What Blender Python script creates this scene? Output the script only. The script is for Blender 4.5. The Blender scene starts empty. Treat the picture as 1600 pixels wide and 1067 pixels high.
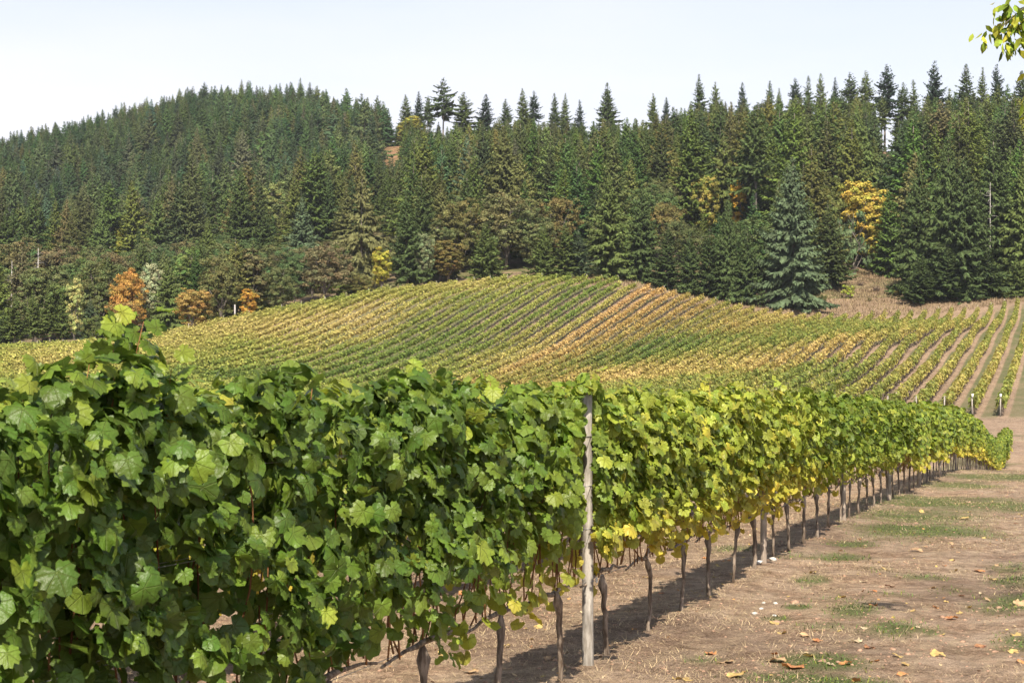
import bpy, math, random
import numpy as np
from mathutils import Vector, Matrix

# ------------------------------------------------------------------ camera, sky, sun
SC = bpy.context.scene
COL = SC.collection
rng = np.random.default_rng(7)
random.seed(7)
R = math.radians
F = 2520.0            # focal length in photograph pixels
EYE = 1.65
ROWD = 0.339          # rows run along (0.339, 1)
RD = np.array([ROWD, 1.0]) / math.hypot(ROWD, 1.0)      # along the rows
RN = np.array([RD[1], -RD[0]])                          # to the right of the rows (towards the path)

cam_d = bpy.data.cameras.new('camera')
cam = bpy.data.objects.new('camera', cam_d)
COL.objects.link(cam)
cam.location = (0, 0, EYE)
cam.rotation_euler = (R(90), 0, 0)
cam_d.sensor_width = 36.0
cam_d.lens = F / 1600 * 36
cam_d.clip_end = 9000
cam_d.dof.use_dof = True
cam_d.dof.focus_distance = 14.0
cam_d.dof.aperture_fstop = 14.0
SC.camera = cam

SUN_EL = 45.0
SH = np.array([-0.03, -1.0]); SH = SH / np.linalg.norm(SH)   # horizontal direction towards the sun
world = bpy.data.worlds.new('World')
SC.world = world
world.use_nodes = True
wt = world.node_tree
wt.nodes.clear()
wo = wt.nodes.new('ShaderNodeOutputWorld')
bg = wt.nodes.new('ShaderNodeBackground')
sky = wt.nodes.new('ShaderNodeTexSky')
sky.sky_type = 'NISHITA'
sky.sun_disc = False
sky.sun_elevation = R(SUN_EL)
sky.sun_rotation = math.atan2(SH[0], SH[1])
sky.air_density = 1.0
sky.dust_density = 1.5
bg.inputs['Strength'].default_value = 0.10
# thin high cloud: a whitish veil, thickest low down, streaked by noise
tc = wt.nodes.new('ShaderNodeTexCoord')
sep = wt.nodes.new('ShaderNodeSeparateXYZ')
wt.links.new(tc.outputs['Generated'], sep.inputs[0])
mp = wt.nodes.new('ShaderNodeMapping')
mp.inputs['Scale'].default_value = (1.6, 1.6, 9.0)
mp.inputs['Rotation'].default_value = (0.0, R(6), 0.3)
wt.links.new(tc.outputs['Generated'], mp.inputs[0])
nz = wt.nodes.new('ShaderNodeTexNoise')
nz.inputs['Scale'].default_value = 1.7
nz.inputs['Detail'].default_value = 6
nz.inputs['Roughness'].default_value = 0.5
wt.links.new(mp.outputs[0], nz.inputs['Vector'])
mr = wt.nodes.new('ShaderNodeMapRange')
mr.inputs['From Min'].default_value = 0.36
mr.inputs['From Max'].default_value = 0.66
mr.inputs['To Min'].default_value = 0.80
mr.inputs['To Max'].default_value = 1.0
wt.links.new(nz.outputs['Fac'], mr.inputs['Value'])
el = wt.nodes.new('ShaderNodeMapRange')
el.inputs['From Min'].default_value = 0.05
el.inputs['From Max'].default_value = 0.5
el.inputs['To Min'].default_value = 0.97
el.inputs['To Max'].default_value = 0.08
wt.links.new(sep.outputs['Z'], el.inputs['Value'])
mul = wt.nodes.new('ShaderNodeMath'); mul.operation = 'MULTIPLY'
wt.links.new(mr.outputs[0], mul.inputs[0]); wt.links.new(el.outputs[0], mul.inputs[1])
mx = wt.nodes.new('ShaderNodeMix'); mx.data_type = 'RGBA'
wt.links.new(mul.outputs[0], mx.inputs[0])
wt.links.new(sky.outputs[0], mx.inputs[6])
mx.inputs[7].default_value = (6.75, 6.45, 6.85, 1)
wt.links.new(mx.outputs[2], bg.inputs['Color'])
wt.links.new(bg.outputs[0], wo.inputs['Surface'])

sun_d = bpy.data.lights.new('sun', 'SUN')
sun_d.energy = 5.0
sun_d.angle = R(0.55)
sun_d.color = (1.0, 0.90, 0.75)
sun = bpy.data.objects.new('sun', sun_d)
COL.objects.link(sun)
sv = Vector((SH[0] * math.cos(R(SUN_EL)), SH[1] * math.cos(R(SUN_EL)), math.sin(R(SUN_EL))))
sun.rotation_euler = sv.to_track_quat('Z', 'Y').to_euler()
sun.location = sv * 60

SC.view_settings.view_transform = 'Standard'
SC.view_settings.look = 'None'
SC.view_settings.exposure = 0.80
SC.view_settings.gamma = 1.0
SC.view_settings.use_curve_mapping = False
SC.render.engine = 'CYCLES'
SC.cycles.max_bounces = 8
SC.cycles.diffuse_bounces = 3
SC.cycles.transmission_bounces = 4
SC.cycles.volume_bounces = 0
SC.cycles.use_denoising = True

# ------------------------------------------------------------------ helpers
def hash2(ix, iy, seed):
    h = (ix.astype(np.int64) * 374761393 + iy.astype(np.int64) * 668265263 + seed * 1442695041) & 0xffffffff
    h = ((h ^ (h >> 13)) * 1274126177) & 0xffffffff
    h = h ^ (h >> 16)
    return (h & 0xffff) / 65535.0

def vnoise(x, y, scale, seed=0, oct=1):
    """value noise in 0..1, vectorised"""
    x = np.asarray(x, float) / scale; y = np.asarray(y, float) / scale
    out = 0; amp = 1; tot = 0
    for o in range(oct):
        ix = np.floor(x); iy = np.floor(y)
        fx = x - ix; fy = y - iy
        fx = fx * fx * (3 - 2 * fx); fy = fy * fy * (3 - 2 * fy)
        a = hash2(ix, iy, seed + o); b = hash2(ix + 1, iy, seed + o)
        c = hash2(ix, iy + 1, seed + o); d = hash2(ix + 1, iy + 1, seed + o)
        out = out + amp * ((a * (1 - fx) + b * fx) * (1 - fy) + (c * (1 - fx) + d * fx) * fy)
        tot += amp; amp *= 0.5; x = x * 2.03 + 11.3; y = y * 2.03 + 5.7
    return out / tot

def mesh_np(name, V, FI, k=3, mats=(), col=None, uv=None, mi=None, smooth=False):
    """mesh from arrays: V (n,3), FI (m,k)"""
    me = bpy.data.meshes.new(name)
    V = np.asarray(V, np.float32); FI = np.asarray(FI, np.int32)
    me.vertices.add(len(V)); me.vertices.foreach_set('co', V.ravel())
    m = len(FI)
    me.loops.add(m * k); me.loops.foreach_set('vertex_index', FI.ravel())
    me.polygons.add(m)
    me.polygons.foreach_set('loop_start', np.arange(0, m * k, k, dtype=np.int32))
    me.polygons.foreach_set('loop_total', np.full(m, k, np.int32))
    if mi is not None:
        me.polygons.foreach_set('material_index', np.asarray(mi, np.int32))
    if smooth:
        me.polygons.foreach_set('use_smooth', np.ones(m, bool))
    if col is not None:
        ca = me.color_attributes.new('Col', 'FLOAT_COLOR', 'POINT')
        c4 = np.ones((len(V), 4), np.float32); c4[:, :3] = col
        ca.data.foreach_set('color', c4.ravel())
    if uv is not None:
        ul = me.uv_layers.new(name='UVMap')
        ul.data.foreach_set('uv', np.asarray(uv, np.float32)[FI.ravel()].ravel())
    for mt in mats:
        me.materials.append(mt)
    me.update(calc_edges=True)
    return me

def link(name, data, parent=None, loc=None, rot=None, scale=None):
    o = bpy.data.objects.new(name, data)
    COL.objects.link(o)
    if parent is not None: o.parent = parent
    if loc is not None: o.location = loc
    if rot is not None: o.rotation_euler = rot
    if scale is not None: o.scale = scale if hasattr(scale, '__len__') else (scale,) * 3
    return o

def thing(name, label, cat, loc=(0, 0, 0), rotz=0.0, group=None, scale=None):
    o = link(name, None, None, loc, (0, 0, rotz), scale)
    o.empty_display_size = 0.2
    return tag(o, label, cat, group)

def tag(o, label=None, cat=None, group=None, kind=None):
    if label: o['label'] = label
    if cat: o['category'] = cat
    if group: o['group'] = group
    if kind: o['kind'] = kind
    return o

ONES = ['', 'first', 'second', 'third', 'fourth', 'fifth', 'sixth', 'seventh', 'eighth', 'ninth', 'tenth', 'eleventh', 'twelfth',
        'thirteenth', 'fourteenth', 'fifteenth', 'sixteenth', 'seventeenth', 'eighteenth', 'nineteenth']
TENS = {2: ('twenty', 'twentieth'), 3: ('thirty', 'thirtieth'), 4: ('forty', 'fortieth'), 5: ('fifty', 'fiftieth'), 6: ('sixty', 'sixtieth'),
        7: ('seventy', 'seventieth'), 8: ('eighty', 'eightieth'), 9: ('ninety', 'ninetieth')}
def ordinal(n):
    if n < 20: return ONES[n]
    t, o = divmod(n, 10)
    return TENS[t][1] if o == 0 else TENS[t][0] + '-' + ONES[o]

class Acc:
    """collects vertices / triangles / colours for one mesh"""
    def __init__(s): s.V = []; s.F = []; s.C = []; s.U = []; s.M = []; s.n = 0
    def add(s, V, Fc, C=None, U=None, m=0):
        V = np.asarray(V, float); Fc = np.asarray(Fc, int)
        s.V.append(V); s.F.append(Fc + s.n); s.n += len(V)
        s.C.append(np.broadcast_to(np.asarray(C if C is not None else (1, 1, 1), float), (len(V), 3)))
        s.U.append(U if U is not None else np.zeros((len(V), 2)))
        s.M.append(np.full(len(Fc), m))
    def mesh(s, name, mats, smooth=False):
        return mesh_np(name, np.concatenate(s.V), np.concatenate(s.F), 3, mats, np.concatenate(s.C), np.concatenate(s.U), np.concatenate(s.M), smooth)

def tube(pts, radii, seg=6, cap=True, jit=0.0, g=None):
    """tapered tube along points -> V, triangles"""
    pts = np.asarray(pts, float); n = len(pts)
    radii = np.broadcast_to(np.asarray(radii, float), (n,))
    tan = np.gradient(pts, axis=0); tan /= np.linalg.norm(tan, axis=1)[:, None] + 1e-9
    ref = np.array([1.0, 0.13, 0.07]) if abs(tan[0][2]) > 0.6 else np.array([0.05, 0.1, 1.0])
    V = []
    for i in range(n):
        a = np.cross(tan[i], ref); a /= np.linalg.norm(a) + 1e-9
        b = np.cross(tan[i], a)
        th = np.arange(seg) * 2 * math.pi / seg
        rr = radii[i] * (1 + (jit * (g.random(seg) - 0.5) if jit else 0))
        V.append(pts[i] + np.outer(np.cos(th) * rr, a) + np.outer(np.sin(th) * rr, b))
    V = np.concatenate(V)
    Fc = []
    for i in range(n - 1):
        for j in range(seg):
            a0 = i * seg + j; a1 = i * seg + (j + 1) % seg; b0 = a0 + seg; b1 = a1 + seg
            Fc += [(a0, a1, b1), (a0, b1, b0)]
    if cap:
        V = np.vstack([V, pts[0], pts[-1]])
        for j in range(seg):
            Fc.append((len(V) - 2, (j + 1) % seg, j))
            Fc.append((len(V) - 1, (n - 1) * seg + j, (n - 1) * seg + (j + 1) % seg))
    return V, np.array(Fc)

# ------------------------------------------------------------------ terrain
def P(px, py, Y, up=0.0):
    """control point: the ground under (px,py) at depth Y, `up` metres lower"""
    return ((px - 800) / F * Y, Y, EYE - (py - 533.5) / F * Y - up)

CP = []
prof = [(0, 0), (9.83, -.345), (20.35, -.74), (33, -1.36), (46.6, -2.08), (53, -2.6), (60, -3.24), (70, -4.36), (80, -4.75), (90, -4.7), (105, -4.7), (131, -4.5)]
for Y, z in prof:
    for x0 in (-14, -3, 7):
        CP.append((x0 + ROWD * Y, Y, z))
for Y, z in ((0, 0), (20, -.9), (45, -2.3), (70, -4.6), (100, -5.2)):
    CP.append((-45 + ROWD * Y * .4, Y, z))
    CP.append((-90, Y, z - .8))
    CP.append((60 + ROWD * Y, Y, z + .6))
for Y, z in ((155, -3.2), (180, -1.5), (205, .4), (231, 2.8), (277, 6.4)):
    CP.append((-11.6 + ROWD * Y, Y, z))
for Y, z in ((150, -3.7), (170, -2.3), (200, .97), (220, 2.1), (277, 5.5)):
    CP.append((-21 + ROWD * Y, Y, z))
for Y, z in ((160, -4.4), (188, -3.3), (212, -.66), (243, 2.3), (283, 5.7)):
    CP.append((-45 + ROWD * Y, Y, z))
for Y, z in ((160, -5.2), (200, -4.1), (230, 0.0), (259, 6.0), (281, 10.3)):
    CP.append((-72.4 + ROWD * Y, Y, z))
for px, py, Y in ((820, 433, 270), (700, 440, 265), (600, 450, 255), (500, 467, 248), (400, 485, 240), (300, 508, 230), (200, 524, 222), (0, 537, 210), (-150, 545, 205)):
    CP.append(P(px, py, Y, 1.75))
for px, py, Y in ((560, 600, 188), (400, 602, 175), (200, 605, 162), (0, 612, 150), (-150, 612, 145)):
    CP.append(P(px, py, Y, 1.75))
CP += [P(600, 520, 225, 1.75), P(300, 555, 198, 1.75), P(100, 570, 185, 1.75)]
CP += [P(1600, 477, 277), P(1700, 470, 277), P(1650, 560, 200), P(1400, 501, 277)]
# beyond the headland
CP += [P(1500, 466, 292), P(1600, 462, 292), P(1350, 430, 330), P(1200, 470, 294), P(1050, 452, 294), P(920, 430, 296), P(820, 436, 292), P(700, 447, 285),
       P(500, 478, 270), P(400, 500, 262), P(250, 528, 255), P(100, 545, 245), P(0, 545, 245),
       P(0, 470, 350), P(250, 455, 350), P(500, 420, 350), P(800, 375, 350), P(1050, 370, 350), P(1300, 400, 345), P(1500, 395, 345), P(1650, 395, 345),
       P(1350, 330, 400), P(1500, 320, 400), P(1100, 310, 400), P(800, 315, 420)]
# ridge line
RIDGE = [(-200, 330, 760), (0, 305, 750), (100, 292, 750), (200, 255, 750), (330, 222, 750), (470, 215, 740), (560, 218, 720), (620, 232, 600), (700, 233, 560), (850, 236, 550), (1000, 232, 540),
         (1150, 232, 520), (1300, 236, 505), (1390, 243, 500), (1500, 232, 495), (1650, 225, 490), (1800, 225, 490)]
CP += [P(*r) for r in RIDGE]
CP += [(P(px, py, Y)[0] * 1.25, Y * 1.25, P(px, py, Y)[2] - 32) for px, py, Y in RIDGE[::2]]
CP += [P(100, 380, 520), P(330, 345, 540), P(520, 330, 520), P(600, 300, 500), P(900, 290, 450)]
CP = np.array(CP)

def _phi(r2):
    return 0.5 * r2 * np.log(r2 + 1e-6)
S0 = 100.0
XY = CP[:, :2] / S0
n = len(XY)
Km = _phi(((XY[:, None] - XY[None]) ** 2).sum(-1)) + np.eye(n) * 2e-4
Pm = np.column_stack([np.ones(n), XY])
Am = np.block([[Km, Pm], [Pm.T, np.zeros((3, 3))]])
W = np.linalg.solve(Am, np.concatenate([CP[:, 2], np.zeros(3)]))

def T(x, y):
    """smooth ground height"""
    x = np.atleast_1d(np.asarray(x, float)); y = np.atleast_1d(np.asarray(y, float))
    sh = x.shape; x = x.ravel(); y = y.ravel()
    out = np.empty(len(x))
    for a in range(0, len(x), 20000):
        q = np.column_stack([x[a:a + 20000], y[a:a + 20000]]) / S0
        q[:, 0] = np.clip(q[:, 0], -3.6, 4.2); q[:, 1] = np.clip(q[:, 1], -0.6, 9.4)
        r2 = ((q[:, None] - XY[None]) ** 2).sum(-1)
        out[a:a + 20000] = _phi(r2) @ W[:n] + W[n] + q @ W[n + 1:]
    return out.reshape(sh)

def T1(x, y): return float(T(x, y)[0])

def TN(x, y):
    """height with the small bumps of the real sheet"""
    x = np.asarray(x, float); y = np.asarray(y, float)
    u = x - ROWD * y
    d = np.clip(1 - np.abs(y - 30) / 70, 0, 1)
    b = (vnoise(x, y, 1.7, 3, 3) - .5) * .10 + (vnoise(x, y, .38, 5, 2) - .5) * .045
    rut = -0.035 * np.exp(-((u - (-0.6)) / .22) ** 2) - 0.035 * np.exp(-((u - 0.9) / .22) ** 2) + .05 * np.exp(-((u + 2.865) / .3) ** 2)
    far = np.clip((y - 285) / 40, 0, 1)
    return T(x, y) + d * (b + rut) + far * (vnoise(x, y, 14, 9, 2) - .5) * 2.0

def hit(px, py, y0=4.0, y1=900.0):
    """ground point seen at photograph pixel (px,py)"""
    ys = np.concatenate([np.linspace(y0, 60, 240), np.linspace(60, y1, 500)[1:]])
    xs = (px - 800) / F * ys
    zr = EYE - (py - 533.5) / F * ys
    d = zr - T(xs, ys)
    k = np.argmax(d < 0)
    if d[k] >= 0: return None
    if k == 0: return xs[0], ys[0]
    t = d[k - 1] / (d[k - 1] - d[k])
    y = ys[k - 1] + t * (ys[k] - ys[k - 1])
    return (px - 800) / F * y, y

# ------------------------------------------------------------------ materials
def newmat(name):
    m = bpy.data.materials.new(name); m.use_nodes = True
    nt = m.node_tree; nt.nodes.clear()
    out = nt.nodes.new('ShaderNodeOutputMaterial')
    return m, nt, out

class NT:
    def __init__(s, nt): s.nt = nt
    def n(s, t, **kw):
        nd = s.nt.nodes.new(t)
        for k, v in kw.items(): setattr(nd, k, v)
        return nd
    def l(s, a, b): s.nt.links.new(a, b)
    def set(s, inp, v):
        if hasattr(v, 'is_output') or isinstance(v, bpy.types.NodeSocket): s.l(v, inp)
        else: inp.default_value = v
    def math(s, op, a, b=0.0, c=None, clamp=False):
        nd = s.n('ShaderNodeMath', operation=op); nd.use_clamp = clamp
        s.set(nd.inputs[0], a); s.set(nd.inputs[1], b)
        if c is not None: s.set(nd.inputs[2], c)
        return nd.outputs[0]
    def noise(s, scale, vec=None, detail=3.0, rough=.55, out='Fac'):
        nd = s.n('ShaderNodeTexNoise'); nd.inputs['Scale'].default_value = scale
        nd.inputs['Detail'].default_value = detail; nd.inputs['Roughness'].default_value = rough
        if vec is not None: s.l(vec, nd.inputs['Vector'])
        return nd.outputs[out]
    def ramp(s, v, a, b, lo=0.0, hi=1.0):
        nd = s.n('ShaderNodeMapRange'); nd.interpolation_type = 'SMOOTHSTEP'
        s.set(nd.inputs[0], v)
        for i, q in zip((1, 2, 3, 4), (a, b, lo, hi)): nd.inputs[i].default_value = q
        return nd.outputs[0]
    def mix(s, f, a, b, mode='MIX'):
        nd = s.n('ShaderNodeMix', data_type='RGBA', blend_type=mode)
        s.set(nd.inputs[0], f)
        s.set(nd.inputs[6], a if not isinstance(a, tuple) or len(a) == 4 else a + (1,))
        s.set(nd.inputs[7], b if not isinstance(b, tuple) or len(b) == 4 else b + (1,))
        return nd.outputs[2]
    def hsv(s, c, h=.5, sat=1.0, v=1.0):
        nd = s.n('ShaderNodeHueSaturation'); s.set(nd.inputs['Hue'], h); s.set(nd.inputs['Saturation'], sat); s.set(nd.inputs['Value'], v)
        s.set(nd.inputs['Color'], c); return nd.outputs[0]
    def bump(s, h, dist=.02, strength=1.0):
        nd = s.n('ShaderNodeBump'); nd.inputs['Distance'].default_value = dist; nd.inputs['Strength'].default_value = strength
        s.l(h, nd.inputs['Height']); return nd.outputs[0]

def principled(N, col, rough=.7, spec=.3, normal=None):
    b = N.n('ShaderNodeBsdfPrincipled')
    N.set(b.inputs['Base Color'], col); N.set(b.inputs['Roughness'], rough); N.set(b.inputs['Specular IOR Level'], spec)
    if normal is not None: N.l(normal, b.inputs['Normal'])
    return b

def leafmat(name, source='attr', transl=.28, rough=.5, spec=.3, veins=False, noise=6.0, var=.35, tint=None):
    """foliage: colour from the mesh attribute 'Col' and/or the object's colour; thin, lets some light through"""
    m, nt, out = newmat(name); N = NT(nt)
    if source == 'object':
        oi = N.n('ShaderNodeObjectInfo'); c = oi.outputs['Color']
    elif source == 'attr':
        at = N.n('ShaderNodeAttribute', attribute_name='Col'); c = at.outputs['Color']
    else:                                      # mesh attribute times object colour
        at = N.n('ShaderNodeAttribute', attribute_name='Col')
        oi = N.n('ShaderNodeObjectInfo')
        c = N.mix(1.0, at.outputs['Color'], oi.outputs['Color'], 'MULTIPLY')
    geo = N.n('ShaderNodeNewGeometry')
    nz = N.noise(noise, geo.outputs['Position'], 2.0)
    c = N.hsv(c, N.ramp(nz, .3, .7, .49, .51), 1.0, N.ramp(nz, .25, .75, 1 - var, 1 + var))
    nrm = None
    if veins:
        uvn = N.n('ShaderNodeUVMap'); sp = N.n('ShaderNodeSeparateXYZ'); N.l(uvn.outputs[0], sp.inputs[0])
        x, y = sp.outputs[0], sp.outputs[1]
        best = None
        for a in (0, 50, -50, 105, -105):
            dx, dy = math.sin(R(a)), -math.cos(R(a))
            cr = N.math('ABSOLUTE', N.math('SUBTRACT', N.math('MULTIPLY', x, dy), N.math('MULTIPLY', y, dx)))
            dt = N.math('ADD', N.math('MULTIPLY', x, dx), N.math('MULTIPLY', y, dy))
            w = N.math('ADD', cr, N.math('MULTIPLY', N.math('LESS_THAN', dt, 0.0), 1.0))
            best = w if best is None else N.math('MINIMUM', best, w)
        vmask = N.ramp(best, .008, .035, 1.0, 0.0)
        c = N.mix(N.math('MULTIPLY', vmask, .24), c, N.mix(.5, c, (.42, .45, .12), 'MIX'))
        blotch = N.noise(30.0, geo.outputs['Position'], 3.0)
        nrm = N.bump(N.math('ADD', N.math('MULTIPLY', vmask, -.7), blotch), .012, .8)
        back = N.mix(.18, c, (.17, .22, .10), 'MIX')
        c = N.mix(geo.outputs['Backfacing'], c, back)
    b = principled(N, c, rough, spec, nrm)
    tr = N.n('ShaderNodeBsdfTranslucent')
    N.l(N.hsv(c, .495, 1.1, 1.25), tr.inputs['Color'])
    mxs = N.n('ShaderNodeMixShader'); mxs.inputs[0].default_value = transl
    N.l(b.outputs[0], mxs.inputs[1]); N.l(tr.outputs[0], mxs.inputs[2]); N.l(mxs.outputs[0], out.inputs['Surface'])
    return m

def barkmat(name, c1, c2, scale=20.0, objcol=False):
    m, nt, out = newmat(name); N = NT(nt)
    tcn = N.n('ShaderNodeTexCoord'); mpn = N.n('ShaderNodeMapping'); mpn.inputs['Scale'].default_value = (1, 1, .18)
    N.l(tcn.outputs['Object'], mpn.inputs[0])
    a = N.noise(scale, mpn.outputs[0], 5, .65)
    c = N.mix(N.ramp(a, .35, .68), c1, c2)
    b2 = N.noise(scale * .15, tcn.outputs['Object'], 2)
    c = N.hsv(c, .5, 1.0, N.ramp(b2, .3, .7, .75, 1.25))
    b = principled(N, c, .85, .15, N.bump(a, .012, .8)); N.l(b.outputs[0], out.inputs['Surface'])
    return m

M_LEAF = leafmat('vine_leaf', 'object', veins=True, var=.15, noise=9.0, transl=.32, spec=.42, rough=.46)
M_LEAFA = leafmat('vine_foliage', 'attr', veins=True, var=.15, noise=9.0, transl=.32, spec=.42, rough=.46)
M_ROW = leafmat('vine_row_foliage', 'attr', var=.25, noise=3.0, transl=.25, spec=.2, rough=.6)
M_CROWN = leafmat('tree_foliage', 'both', var=.30, noise=.9, transl=.20, spec=.06, rough=.8)
M_DRY = leafmat('dry_leaf', 'object', var=.35, noise=25.0, transl=.15, spec=.15, rough=.7)
M_LITTER = leafmat('litter', 'attr', var=.3, noise=12.0, transl=.10, spec=.1, rough=.8)
M_TRUNK = barkmat('vine_bark', (.10, .072, .052), (.33, .27, .215), 28)
M_CANE = barkmat('cane_bark', (.12, .050, .022), (.30, .15, .065), 30)
M_BARK = barkmat('tree_bark', (.10, .085, .07), (.27, .24, .21), 5)
M_SNAG = barkmat('dead_wood', (.28, .26, .24), (.50, .48, .46), 6)
M_POST = barkmat('post_wood', (.22, .195, .165), (.43, .40, .36), 34)
M_OLDPOST = barkmat('old_post_wood', (.26, .21, .17), (.42, .36, .29), 26)

def simplemat(name, col, rough=.6, metal=0.0, var=0.0):
    m, nt, out = newmat(name); N = NT(nt)
    geo = N.n('ShaderNodeNewGeometry'); nz = N.noise(40, geo.outputs['Position'], 3)
    c = N.hsv(col + (1,), .5, 1.0, N.ramp(nz, .3, .7, 1 - var, 1 + var))
    b = principled(N, c, rough, .3); b.inputs['Metallic'].default_value = metal
    N.l(b.outputs[0], out.inputs['Surface']); return m
M_WIRE = simplemat('galvanised_wire', (.42, .42, .42), .45, .7, .1)
M_WHITE = simplemat('white_plastic', (.75, .75, .73), .5, 0, .05)
M_STONE = simplemat('pale_stone', (.52, .50, .46), .85, 0, .25)
M_CLOD = simplemat('soil_clod', (.30, .19, .13), .95, 0, .35)

def groundmat():
    m, nt, out = newmat('field_ground'); N = NT(nt)
    geo = N.n('ShaderNodeNewGeometry'); pos = geo.outputs['Position']
    sp = N.n('ShaderNodeSeparateXYZ'); N.l(pos, sp.inputs[0])
    u = N.math('SUBTRACT', sp.outputs[0], N.math('MULTIPLY', sp.outputs[1], ROWD))
    big = N.noise(.35, pos, 4); mid = N.noise(2.2, pos, 5, .6); fine = N.noise(22, pos, 5, .7); grit = N.noise(95, pos, 3, .7)
    # streaks along the track
    cmb = N.n('ShaderNodeCombineXYZ'); N.l(N.math('MULTIPLY', u, 6.0), cmb.inputs[0]); N.l(N.math('MULTIPLY', sp.outputs[1], .6), cmb.inputs[1])
    streak = N.noise(1.0, cmb.outputs[0], 4, .6)
    soil = N.mix(N.ramp(fine, .3, .7), (.210, .134, .085), (.415, .290, .198))
    soil = N.mix(N.ramp(mid, .35, .7), soil, (.43, .32, .23))
    soil = N.hsv(soil, .5, 1.0, N.ramp(big, .3, .7, .88, 1.14))
    soil = N.hsv(soil, .5, 1.0, N.ramp(grit, .3, .7, .60, 1.40))
    straw = N.mix(N.ramp(grit, .3, .7), (.26, .19, .115), (.52, .42, .27))
    sm = N.math('MULTIPLY', N.ramp(streak, .46, .66), N.ramp(fine, .35, .6))
    c = N.mix(N.math('MULTIPLY', sm, .55), soil, straw)
    green = N.mix(N.ramp(grit, .3, .75), (.050, .085, .025), (.150, .190, .060))
    gp = N.noise(.55, pos, 5, .62)
    # greener along the middle strip of the track (u between 0 and 2.6) and patchy
    strip = N.math('MULTIPLY', N.ramp(u, -1.3, .1), 1.0)
    gm = N.math('MULTIPLY', N.ramp(gp, .50, .66), N.ramp(mid, .35, .60))
    gm = N.math('MULTIPLY', gm, N.math('ADD', N.math('MULTIPLY', strip, .62), .22))
    near = N.ramp(sp.outputs[1], 92, 125, 1.0, 0.0)
    ga = N.n('ShaderNodeAttribute', attribute_name='grassy')
    sc2 = N.noise(6.0, pos, 6, .7)
    c = N.hsv(c, .5, 1.0, N.ramp(sc2, .32, .68, .66, 1.24))
    gm1 = N.math('MULTIPLY', N.math('MULTIPLY', N.ramp(ga.outputs['Fac'], .08, .6), N.ramp(fine, .28, .55, .35, 1.0)), .85)
    dk = N.n('ShaderNodeAttribute', attribute_name='darktone')
    c = N.mix(N.math('MULTIPLY', dk.outputs['Fac'], .75), c, N.mix(N.ramp(fine, .3, .7), (.10, .065, .05), (.21, .145, .11)))
    c = N.mix(gm1, c, green)
    # vineyard alleys on the hillside: sown green strip beside each bare strip
    um = N.math('FRACT', N.math('DIVIDE', N.math('ADD', u, 4.75 + 2.29 * 200), 2.29))
    st = N.math('MULTIPLY', N.ramp(um, .24, .36), N.ramp(um, .84, .94, 1.0, 0.0))
    inv = N.math('SUBTRACT', 1.0, near)
    alley = N.mix(N.ramp(N.noise(.9, pos, 4), .35, .65), (.150, .140, .075), (.085, .110, .042))
    c = N.hsv(c, .5, 1.0, N.math('SUBTRACT', 1.0, N.math('MULTIPLY', inv, .14)))
    fs = N.math('MULTIPLY', N.math('MULTIPLY', st, inv), N.ramp(N.noise(.12, pos, 3), .3, .55, .6, .95))
    hl = N.ramp(sp.outputs[1], 128, 134)
    fs = N.math('MULTIPLY', fs, hl)
    fs = N.math('MULTIPLY', fs, N.ramp(sp.outputs[1], 276, 281, 1.0, 0.0))
    c = N.mix(fs, c, alley)
    # straw coloured turning strip round the vineyard and dry grass on the slope behind it
    hd = N.math('MULTIPLY', N.ramp(sp.outputs[1], 276, 284), N.ramp(N.noise(.25, pos, 4), .35, .6, .4, 1.0))
    c = N.mix(hd, c, N.mix(N.ramp(fine, .3, .7), (.15, .105, .065), (.30, .215, .14)))
    h = N.math('ADD', N.math('MULTIPLY', fine, 1.0), N.math('MULTIPLY', grit, .35))
    b = principled(N, c, .95, .08, N.bump(h, .05, 1.0)); N.l(b.outputs[0], out.inputs['Surface'])
    return m

def hillmat():
    m, nt, out = newmat('forest_floor'); N = NT(nt)
    geo = N.n('ShaderNodeNewGeometry'); pos = geo.outputs['Position']
    a = N.noise(.5, pos, 5, .65); b2 = N.noise(.09, pos, 3)
    c = N.mix(N.ramp(a, .35, .65), (.10, .075, .045), (.26, .185, .12))
    c = N.mix(N.ramp(b2, .4, .62, 0, .8), c, N.mix(N.ramp(a, .3, .7), (.06, .075, .03), (.17, .17, .07)))
    sp = N.n('ShaderNodeSeparateXYZ'); N.l(pos, sp.inputs[0])
    patch = N.ramp(sp.outputs[1], 470, 500)
    c = N.mix(N.math('MULTIPLY', patch, .6), c, N.mix(N.ramp(a, .35, .65), (.16, .09, .05), (.36, .19, .11)))
    b = principled(N, c, .95, .05, N.bump(a, .6, .7)); N.l(b.outputs[0], out.inputs['Surface'])
    return m
M_GROUND = groundmat(); M_HILL = hillmat()

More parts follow.
